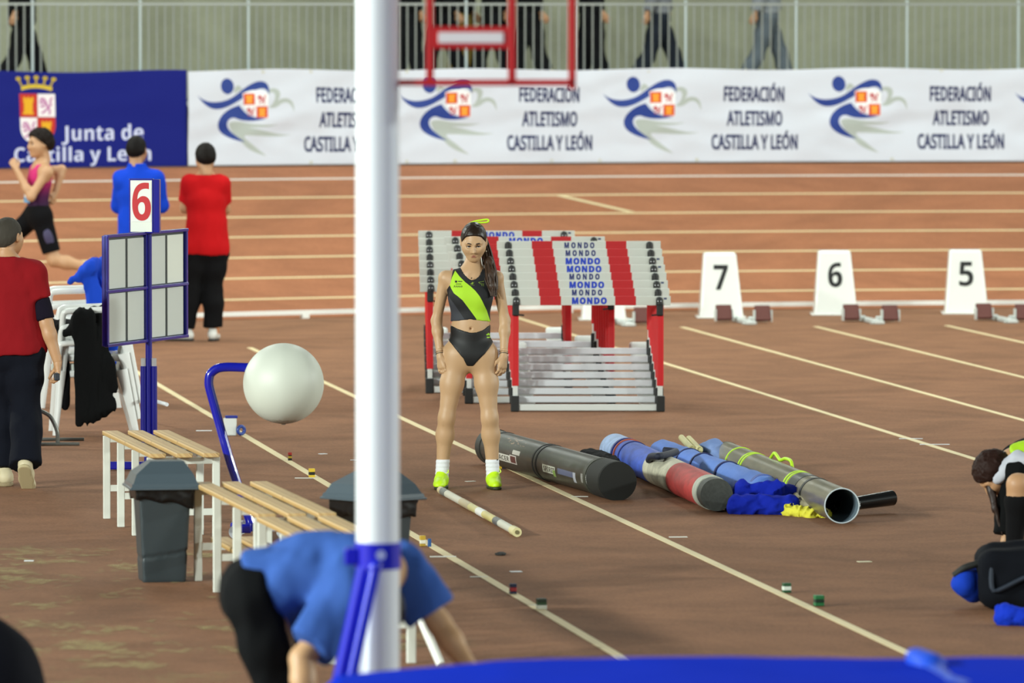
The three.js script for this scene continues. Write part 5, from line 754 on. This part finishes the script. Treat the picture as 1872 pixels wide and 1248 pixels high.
    const w = J['wr' + s], e = J['el' + s]; for (let i = 0; i < 2; i++) { const c = lerp3(w, e, 0.05 + i * 0.05); part(t, 'bracelet', along(new THREE.TorusGeometry(R.wr + 0.004, 0.0022, 6, 28).rotateX(Math.PI / 2), lerp3(w, e, 0.04 + i * 0.05), lerp3(w, e, 0.06 + i * 0.05)).rotateZ(0), std(i ? 0x7a5a3a : 0x3c3a30, 0.6)); }
  }
  part(t, 'pendant', ball(0.0045, 0.024, 1.284, 0.087, 8), std(0x3a2a1c, 0.4)); 
  part(t, 'earring', ball(0.004, 0.037 + 0.076, 1.445, 0.03, 8), std(0xe6e2d0, 0.3));
}
// ------------------------------------------------------------------ officials and runner at the back left
const darkHair = fab(0x120d0a, { roughness: 0.6 }), black = fab(0x0d0d0f), orange = std(0xc9772c, 0.8), shoeW = std(0xd9d8d2, 0.5), soleB = std(0x2a2420, 0.6);
{
  const J = { pelvis: [0.01, 0.84, 0], waist: [0.014, 1.02, 0], chest: [0.01, 1.25, 0], neck: [0.005, 1.455, 0], head: [0.005, 1.61, -0.02], shL: [-0.13, 1.385, 0], shR: [0.14, 1.385, 0], elL: [-0.18, 1.165, -0.1], elR: [0.175, 1.15, -0.12], wrL: [-0.02, 1.22, -0.27], wrR: [0.06, 1.2, -0.27], hipL: [-0.085, 0.8, 0], hipR: [0.09, 0.8, 0], knL: [-0.115, 0.44, 0], knR: [0.07, 0.44, -0.01], anL: [-0.18, 0.1, 0.02], anR: [0.07, 0.1, 0] };
  const f = figure('person', 'man in red t-shirt and black trousers seen from behind, arms folded', [-2.7, 0, -60.1], { J, F: [0, 0, -1], R: MALE, skin: 0xb58a66, cell: 0.014, head: { yaw: Math.PI + 0.15, pitch: 0.1, hairMat: darkHair, hairT: 0.014, cell: 0.007 }, hands: { L: { n: [0, 0, 1], thumb: [0, 1, 0], curl: 0.5 }, R: { n: [0, 0, 1], thumb: [0, 1, 0], curl: 0.5 } } });
  topGarment(f, 't_shirt', fab(0xb81217), { e: 0.016, sleeve: 0.72, loose: 0.006, hem: -0.45, skirt: 0.045, fold: 0.01, cell: 0.014, seed: 3, collar: 0.06 }); legGarment(f, 'trousers', black, { e: 0.022, to: 1.95, flare: 0.025, rise: 0.3, fold: 0.012, cell: 0.014 });
  for (const [s, d] of [['L', [-0.8, 0, -0.3]], ['R', [0.1, 0, -1]]]) { const a = J['an' + s]; part(f.t, 'sock', rod([a[0], 0.06, a[2]], [a[0], 0.16, a[2]], 0.05, 0.046), orange); shoe(f.t, [a[0], 0.1, a[2]], d, shoeW, soleB, { size: 1.08, drop: 0.1 }); }
}
{
  const J = { pelvis: [0, 0.87, 0], waist: [0, 1.06, 0], chest: [0, 1.31, 0], neck: [-0.005, 1.52, 0], head: [-0.01, 1.682, -0.02], shL: [-0.14, 1.43, 0], shR: [0.15, 1.43, 0], elL: [-0.175, 1.2, -0.1], elR: [0.195, 1.2, -0.08], wrL: [-0.05, 1.25, -0.27], wrR: [0.06, 1.23, -0.27], hipL: [-0.085, 0.83, 0], hipR: [0.09, 0.83, 0], knL: [-0.09, 0.46, 0], knR: [0.095, 0.46, 0], anL: [-0.08, 0.1, 0], anR: [0.1, 0.1, 0] };
  const f = figure('person', 'man in bright blue jacket seen from behind the score board', [-3.275, 0, -59.85], { J, F: [0, 0, -1], R: MALE, skin: 0xad8260, cell: 0.014, head: { yaw: Math.PI - 0.2, pitch: 0.05, hairMat: fab(0x0d0a09, { roughness: 0.6 }), hairT: 0.009, cell: 0.007 }, hands: { L: { n: [0, 0, 1], thumb: [0, 1, 0], curl: 0.5 }, R: { n: [0, 0, 1], thumb: [0, 1, 0], curl: 0.5 } } });
  topGarment(f, 'jacket', fab(0x1240c0), { e: 0.018, sleeve: 1.9, loose: 0.006, hem: 0.2, skirt: 0.02, fold: 0.012, cell: 0.014, seed: 6, collar: 0.28 }); topGarment(f, 'undershirt', fab(0xae1519), { e: 0.014, sleeve: 0, hem: -0.2, fold: 0.004, cell: 0.016, neck: -0.9 }); legGarment(f, 'trousers', fab(0x10131e), { e: 0.02, to: 1.95, flare: 0.02, rise: 0.2, cell: 0.015 });
  for (const s of ['L', 'R']) shoe(f.t, [J['an' + s][0], 0.1, 0], [0, 0, -1], shoeW, soleB, { size: 1.08, drop: 0.1 });
}
{
  const J = { pelvis: [0, 0.86, 0], waist: [-0.013, 1.02, 0], chest: [-0.02, 1.2, 0], neck: [-0.02, 1.38, 0], head: [-0.017, 1.522, -0.03], shL: [-0.175, 1.3, 0], shR: [0.135, 1.3, 0], elL: [-0.235, 1.035, 0], elR: [0.212, 1.0, 0.02], wrL: [-0.246, 0.8, -0.1], wrR: [0.283, 0.765, 0.04], hipL: [-0.085, 0.82, 0], hipR: [0.08, 0.82, 0], knL: [-0.05, 0.46, -0.1], knR: [0.09, 0.45, 0.03], anL: [-0.045, 0.1, -0.06], anR: [0.1, 0.13, 0.2] };
  const f = figure('person', 'grey haired official in dark red polo shirt walking away at left', [-3.054, 0, -41.67], { J, F: [0, 0, -1], R: { ...MALE, chest: 0.15, ua: 0.044 }, skin: 0xb98d66, cell: 0.012, head: { yaw: Math.PI - 0.55, pitch: 0.05, scale: 0.95, hairMat: fab(0x3f3b34, { roughness: 0.7 }), hairT: 0.007, cell: 0.006, hairOff: 0.0, hairNoise: 0.003 },
    hands: { L: { n: [1, 0, 0], thumb: [0, 0, -1], curl: 0.7 }, R: { n: [-1, 0, 0.1], thumb: [-0.2, 0, -1], d: [0.02, -1, 0.06], curl: 0.95 } } });
  topGarment(f, 'polo_shirt', fab(0x86131a), { e: 0.02, sleeve: 0.52, loose: 0.01, hem: -0.35, skirt: 0.05, fold: 0.012, seed: 9, cell: 0.012, collar: 0.15 }); legGarment(f, 'trousers', fab(0x0d101a), { e: 0.026, to: 1.97, flare: 0.035, rise: 0.4, fold: 0.014, fr: 7, cell: 0.012 });
  for (const s of ['L', 'R']) { const a = J['sh' + s], b = J['el' + s], c0 = lerp3(a, b, 0.5), c1 = lerp3(a, b, 0.93); part(f.t, 'sleeve_band', meshField((x, y, z) => Math.max(bone(c0, c1, 0.062, 0.06)(x, y, z), plane(c0, sub3(a, b))(x, y, z), plane(c1, sub3(b, a))(x, y, z)) + 0.006 * noise(x * 12, y * 12, z * 12), add3(lerp3(c0, c1, 0.5), [-0.16, -0.16, -0.16]), add3(lerp3(c0, c1, 0.5), [0.16, 0.16, 0.16]), 0.011), fab(0x15111f), 'dark navy lower sleeve'); }
  const cream = std(0xc9bd9b, 0.6); shoe(f.t, [-0.045, 0.1, -0.06], [-0.05, 0, -1], cream, std(0x8c7c5c, 0.7), { size: 1.12, drop: 0.1 }); shoe(f.t, [0.1, 0.125, 0.2], [0.08, -0.75, -0.7], cream, std(0xb3a57f, 0.7), { size: 1.12, drop: 0.07, up: [0, 0.7, -0.75] });
  const d = thing('handset', 'small dark handset held in the right hand of the official', 'handset', [-2.775, 0.675, -41.62], 0.1); part(d, 'case', rbox(0.035, 0.045, 0.11, 0.008), std(0x2a3038, 0.4)); part(d, 'button', rbox(0.012, 0.006, 0.02, 0.002, 0, 0.024, 0.02), std(0x6b747c, 0.4));
}
{
  const J = { pelvis: [0.041, 0.872, 0], waist: [0.038, 1.03, 0], chest: [0.052, 1.194, 0], neck: [0.072, 1.345, 0], head: [0.05, 1.53, 0.0], shL: [0.01, 1.276, -0.14], shR: [0.13, 1.275, 0.14], elR: [-0.015, 1.041, 0.21], wrR: [-0.15, 1.29, 0.13], elL: [0.245, 1.29, -0.24], wrL: [0.19, 1.077, -0.15], hipL: [0.0, 0.857, -0.08], hipR: [0.071, 0.857, 0.08], knR: [0.189, 0.449, 0.1], anR: [0.531, 0.378, 0.1], knL: [-0.27, 0.62, -0.08], anL: [-0.2, 0.16, -0.08] };
  const skin = 0xb98f6a, f = figure('person', 'runner in pink and purple vest sprinting left on the bend', [-4.46, 0.13, -63.8], { J, F: [-1, 0, 0.18], R: { ...MALE, chest: 0.135, waist: 0.108, pelvis: 0.118, th: 0.08, ua: 0.043, elb: 0.037, neck: 0.053 }, skin, cell: 0.012, head: { yaw: -Math.PI / 2 + 0.55, pitch: 0.06, scale: 1.08, eyes: true, hairMat: fab(0x170f0b, { roughness: 0.6 }), hairT: 0.022, hairNoise: 0.014, cell: 0.0065 },
    hands: { L: { n: [-1, 0, 0], thumb: [0, 1, 0], curl: 1.1 }, R: { n: [0.4, 0, -1], thumb: [0.9, 0.2, 0.2], curl: 1.1 } } });
  const vest = canvasTex(16, 256, (ctx) => { const g = ctx.createLinearGradient(0, 0, 0, 256); g.addColorStop(0, '#cf3f78'); g.addColorStop(0.35, '#b52a66'); g.addColorStop(0.7, '#4a1f45'); g.addColorStop(1, '#2a1f35'); ctx.fillStyle = g; ctx.fillRect(0, 0, 16, 256); });
  const cut = S => S; const v = topGarment(f, 'running_vest', fab(0xffffff, { map: vest }), { e: 0.008, sleeve: 0, hem: 0.25, fold: 0.004, cell: 0.01, neck: 1.0, armhole: 0.088, scoop: 0.07 }); flatUV(v.geometry, -0.3, 0.92, 0.6, 0.42); v.userData.label = 'vest dyed from pink at the chest to purple at the waist';
  legGarment(f, 'running_tights', fab(0x0b0b0e), { e: 0.016, to: 0.82, rise: 0.55, fold: 0.003, cell: 0.011 });
  part(f.t, 'race_bib', rbox(0.17, 0.15, 0.005, 0.002).rotateY(-Math.PI / 2 + 0.35).translate(-0.062, 1.06, 0.055), std(0xdfe6ea, 0.6)); part(f.t, 'bib_stripe', rbox(0.17, 0.05, 0.006, 0.002).rotateY(-Math.PI / 2 + 0.35).translate(-0.064, 1.01, 0.056), std(0x5aa0d2, 0.6));
  part(f.t, 'tights_panel', meshField((x, y, z) => Math.max(f.S.legAt('R', 0.0175)(x, y, z), bone([0.14, 0.7, 0.2], [0.165, 0.62, 0.19], 0.05)(x, y, z)), [0, 0.4, 0], [0.35, 0.85, 0.3], 0.011), std(0x3a3556, 0.6));
  const sh = std(0xb9bccb, 0.5), so = std(0x6a3a44, 0.6); shoe(f.t, [0.531, 0.378, 0.1], [0.35, -0.9, 0], sh, so, { size: 1.05, drop: 0.09, up: [-0.95, -0.3, 0] }); shoe(f.t, [-0.2, 0.13, -0.08], [-0.95, -0.3, 0], sh, so, { size: 1.05, drop: 0.085, up: [-0.3, 0.95, 0] });
}
// ------------------------------------------------------------------ stooping person in the foreground
{
  const J = { pelvis: [-0.235, 0.82, 0], waist: [-0.085, 0.872, 0.02], chest: [0.09, 0.875, 0.06], neck: [0.185, 0.85, 0.1], head: [0.165, 0.745, 0.17], shL: [0.075, 0.805, 0.22], shR: [0.26, 0.895, -0.1], elL: [-0.085, 0.6, 0.3], elR: [0.4, 0.69, -0.08], wrL: [-0.07, 0.37, 0.4], wrR: [0.535, 0.5, 0.02], hipL: [-0.25, 0.79, 0.1], hipR: [-0.25, 0.8, -0.1], knL: [-0.17, 0.44, 0.12], knR: [-0.16, 0.45, -0.1], anL: [-0.26, 0.09, 0.1], anR: [-0.24, 0.09, -0.1] };
  const f = figure('person', 'person in blue t-shirt stooping behind the white upright', [-0.662, 0, -24.53], { J, F: [0.15, -1, 0.2], R: { ...MALE, flat: 0.8 }, skin: 0xc39a70, cell: 0.012, head: { yaw: 0.9, pitch: 1.1, hairMat: darkHair, hairT: 0.014, cell: 0.007 }, hands: { L: { n: [1, 0, 0], thumb: [0, 0, -1], curl: 0.5 }, R: { n: [-1, 0, 0], thumb: [0, 0, 1], curl: 0.5 } } });
  topGarment(f, 't_shirt', fab(0x3a5da6), { e: 0.022, sleeve: 0.78, loose: 0.016, hem: -0.1, skirt: 0.02, fold: 0.026, fr: 7, seed: 12, cell: 0.012 }); legGarment(f, 'trousers', fab(0x090b0d), { e: 0.022, to: 1.96, flare: 0.02, rise: 0.35, fold: 0.014, cell: 0.013 });
  for (const s of ['L', 'R']) shoe(f.t, [J['an' + s][0], 0.1, J['an' + s][2]], [1, 0, 0.3], black, soleB, { size: 1.1, drop: 0.1 });
}
// ------------------------------------------------------------------ crouching athlete at the right edge
{
  const J = { pelvis: [0.27, 0.36, -0.1], waist: [0.15, 0.46, -0.06], chest: [0.01, 0.52, -0.01], neck: [-0.11, 0.515, 0.03], head: [-0.19, 0.455, 0.06], shL: [-0.085, 0.48, 0.12], shR: [-0.06, 0.52, -0.15], elL: [-0.1, 0.29, 0.06], elR: [-0.03, 0.3, -0.15], wrL: [-0.13, 0.13, 0.1], wrR: [-0.02, 0.12, 0.0], hipL: [0.27, 0.36, 0.1], hipR: [0.27, 0.34, -0.19], knL: [-0.085, 0.42, 0.3], knR: [0.03, 0.43, -0.22], anL: [-0.1, 0.09, 0.26], anR: [0.15, 0.09, -0.2] };
  const f = figure('person', 'dark haired athlete crouching over the duffel bag at the right edge', [2.738, 0, -36.1], { J, F: [-0.4, -0.9, 0.1], R: FEMALE, skin: 0xb98e68, cell: 0.011, head: { fem: true, yaw: -1.2, pitch: 1.0, scale: 0.95, hairMat: fab(0x2a1914, { roughness: 0.6 }), hairT: 0.018, hairNoise: 0.008, cell: 0.0065, hairOff: -0.02 }, hands: { L: { n: [0, 0, -1], thumb: [1, 0, 0], curl: 0.5, size: 0.92 }, R: { n: [0, 0, 1], thumb: [1, 0, 0], curl: 0.5, size: 0.92 } } });
  topGarment(f, 'tracksuit_top', fab(0x0c0d0e), { e: 0.022, sleeve: 1.93, loose: 0.016, hem: 0.0, fold: 0.014, seed: 5, cell: 0.012 }); legGarment(f, 'shorts', black, { e: 0.014, to: 0.55, rise: 0.5, cell: 0.013 });
  const patch = (name, fs, e, col) => part(f.t, name, meshField((x, y, z) => Math.max(f.S.coreAt(e)(x, y, z), fs(x, y, z)) + 0.004 * noise(x * 20, y * 20, z * 20), [-0.35, 0.3, -0.3], [0.3, 0.75, 0.35], 0.011), std(col, 0.7));
  part(f.t, 'long_sock', meshField((x, y, z) => Math.max(f.S.legAt('L', 0.01)(x, y, z), y - 0.36), [-0.25, 0.03, 0.1], [0.12, 0.4, 0.4], 0.011), black);
  patch('neon_panel', bone([-0.06, 0.6, 0.1], [0.1, 0.6, 0.08], 0.055, 0.07), 0.034, 0xa9d61e); part(f.t, 'white_collar', meshField((x, y, z) => join([bone([-0.175, 0.44, 0.13], [-0.07, 0.54, 0.14], 0.035, 0.05), bone([-0.14, 0.5, 0.1], [-0.02, 0.53, 0.16], 0.04)], 0.03)(x, y, z) + 0.006 * noise(x * 25, y * 25, z * 25), [-0.3, 0.35, 0], [0.1, 0.65, 0.3], 0.01), std(0xb9bcc6, 0.7));
  part(f.t, 'loose_hair', meshField((x, y, z) => join([bone([-0.22, 0.43, 0.08], [-0.19, 0.28, 0.12], 0.03, 0.016), bone([-0.19, 0.28, 0.12], [-0.15, 0.14, 0.14], 0.016, 0.006)], 0.02)(x, y, z) + 0.006 * noise(x * 90, y * 10, z * 90), [-0.3, 0.1, 0], [-0.08, 0.5, 0.22], 0.008), std(0x2b1c16, 0.5));
  for (const s of ['L', 'R']) shoe(f.t, [J['an' + s][0], 0.1, J['an' + s][2]], [-1, 0, 0.2], shoeW, soleB, { size: 0.97, drop: 0.1 });
}
// ------------------------------------------------------------------ people walking behind the railing
function walker(x, o, st, label, colTop, colLeg, ph = 1) {         // st: half stride, ph: which leg leads, walks to the left or right
  const a = angAt(x, o), p = arcP(o, a, 1.9), s = st, d = ph;
  const J = { pelvis: [0, 0.95, 0], waist: [0, 1.12, 0], chest: [0, 1.34, 0], neck: [0.01 * d, 1.52, 0], head: [0.02 * d, 1.68, 0], shL: [-0.02, 1.45, -0.18], shR: [0.02, 1.45, 0.18], elL: [0.1, 1.2, -0.22], elR: [-0.1, 1.2, 0.22], wrL: [0.12 * d + 0.05, 0.98, -0.2], wrR: [-0.12 * d - 0.05, 0.98, 0.22], hipL: [0, 0.92, -0.09], hipR: [0, 0.92, 0.09], knL: [s * 0.62, 0.52, -0.08], knR: [-s * 0.4, 0.5, 0.08], anL: [s, 0.12, -0.07], anR: [-s * 1.05, 0.16, 0.08] };
  if (d < 0) for (const k of ['knL', 'anL', 'knR', 'anR']) J[k][0] *= -1;
  const f = figure('person', label, p, { J, F: [d, 0, 0], R: MALE, skin: 0xad8260, cell: 0.02, turn: -a, group: 'people walking behind the railing', head: { yaw: d * Math.PI / 2, hairMat: darkHair, cell: 0.011 }, hands: { R: { n: [0, 0, -1], thumb: [d, 0, 0], curl: 0.7 } } });
  topGarment(f, 'jacket', fab(colTop), { e: 0.024, sleeve: 1.9, hem: 0.1, skirt: 0.02, cell: 0.02 }); legGarment(f, 'trousers', fab(colLeg), { e: 0.018, to: 1.95, flare: 0.02, rise: 0.4, cell: 0.02 });
  for (const q of ['L', 'R']) shoe(f.t, J['an' + q], [d, q === 'R' ? -0.3 : 0.1, 0], soleB, soleB, { size: 1.05, drop: q === 'R' ? 0.12 : 0.11 });
}
walker(-5.25, 9.2, 0.3, 'walker in black at the left end of the railing', 0x0d0d0f, 0x0f0f11, 1);
walker(-1.13, 9.2, 0.12, 'walker in black partly hidden by the white upright', 0x0f1012, 0x101114, -1);
walker(-0.74, 9.8, 0.24, 'walker in dark clothes behind the left red frame bar', 0x111214, 0x131417, -1);
walker(-0.55, 10.6, 0.1, 'walker in ochre trousers between the two red frame bars', 0x1b1a18, 0x7d6a34, -1);
walker(-0.2, 9.7, 0.22, 'walker in dark clothes behind the white name plate', 0x121315, 0x121316, -1);
walker(0.2, 9.2, 0.2, 'walker in black right of the middle red frame bar', 0x0d0d0f, 0x101113, -1);
walker(0.88, 9.2, 0.12, 'walker in black right of the outermost red frame bar', 0x101114, 0x0d0e11, -1);
walker(1.62, 9.4, 0.32, 'walker in a grey top and dark jeans with long stride', 0x6d7074, 0x1f242d, 1);
walker(2.82, 9.2, 0.3, 'walker in a grey top and light grey jeans', 0x7a7f83, 0x586067, 1);
renderer.render(scene, camera);
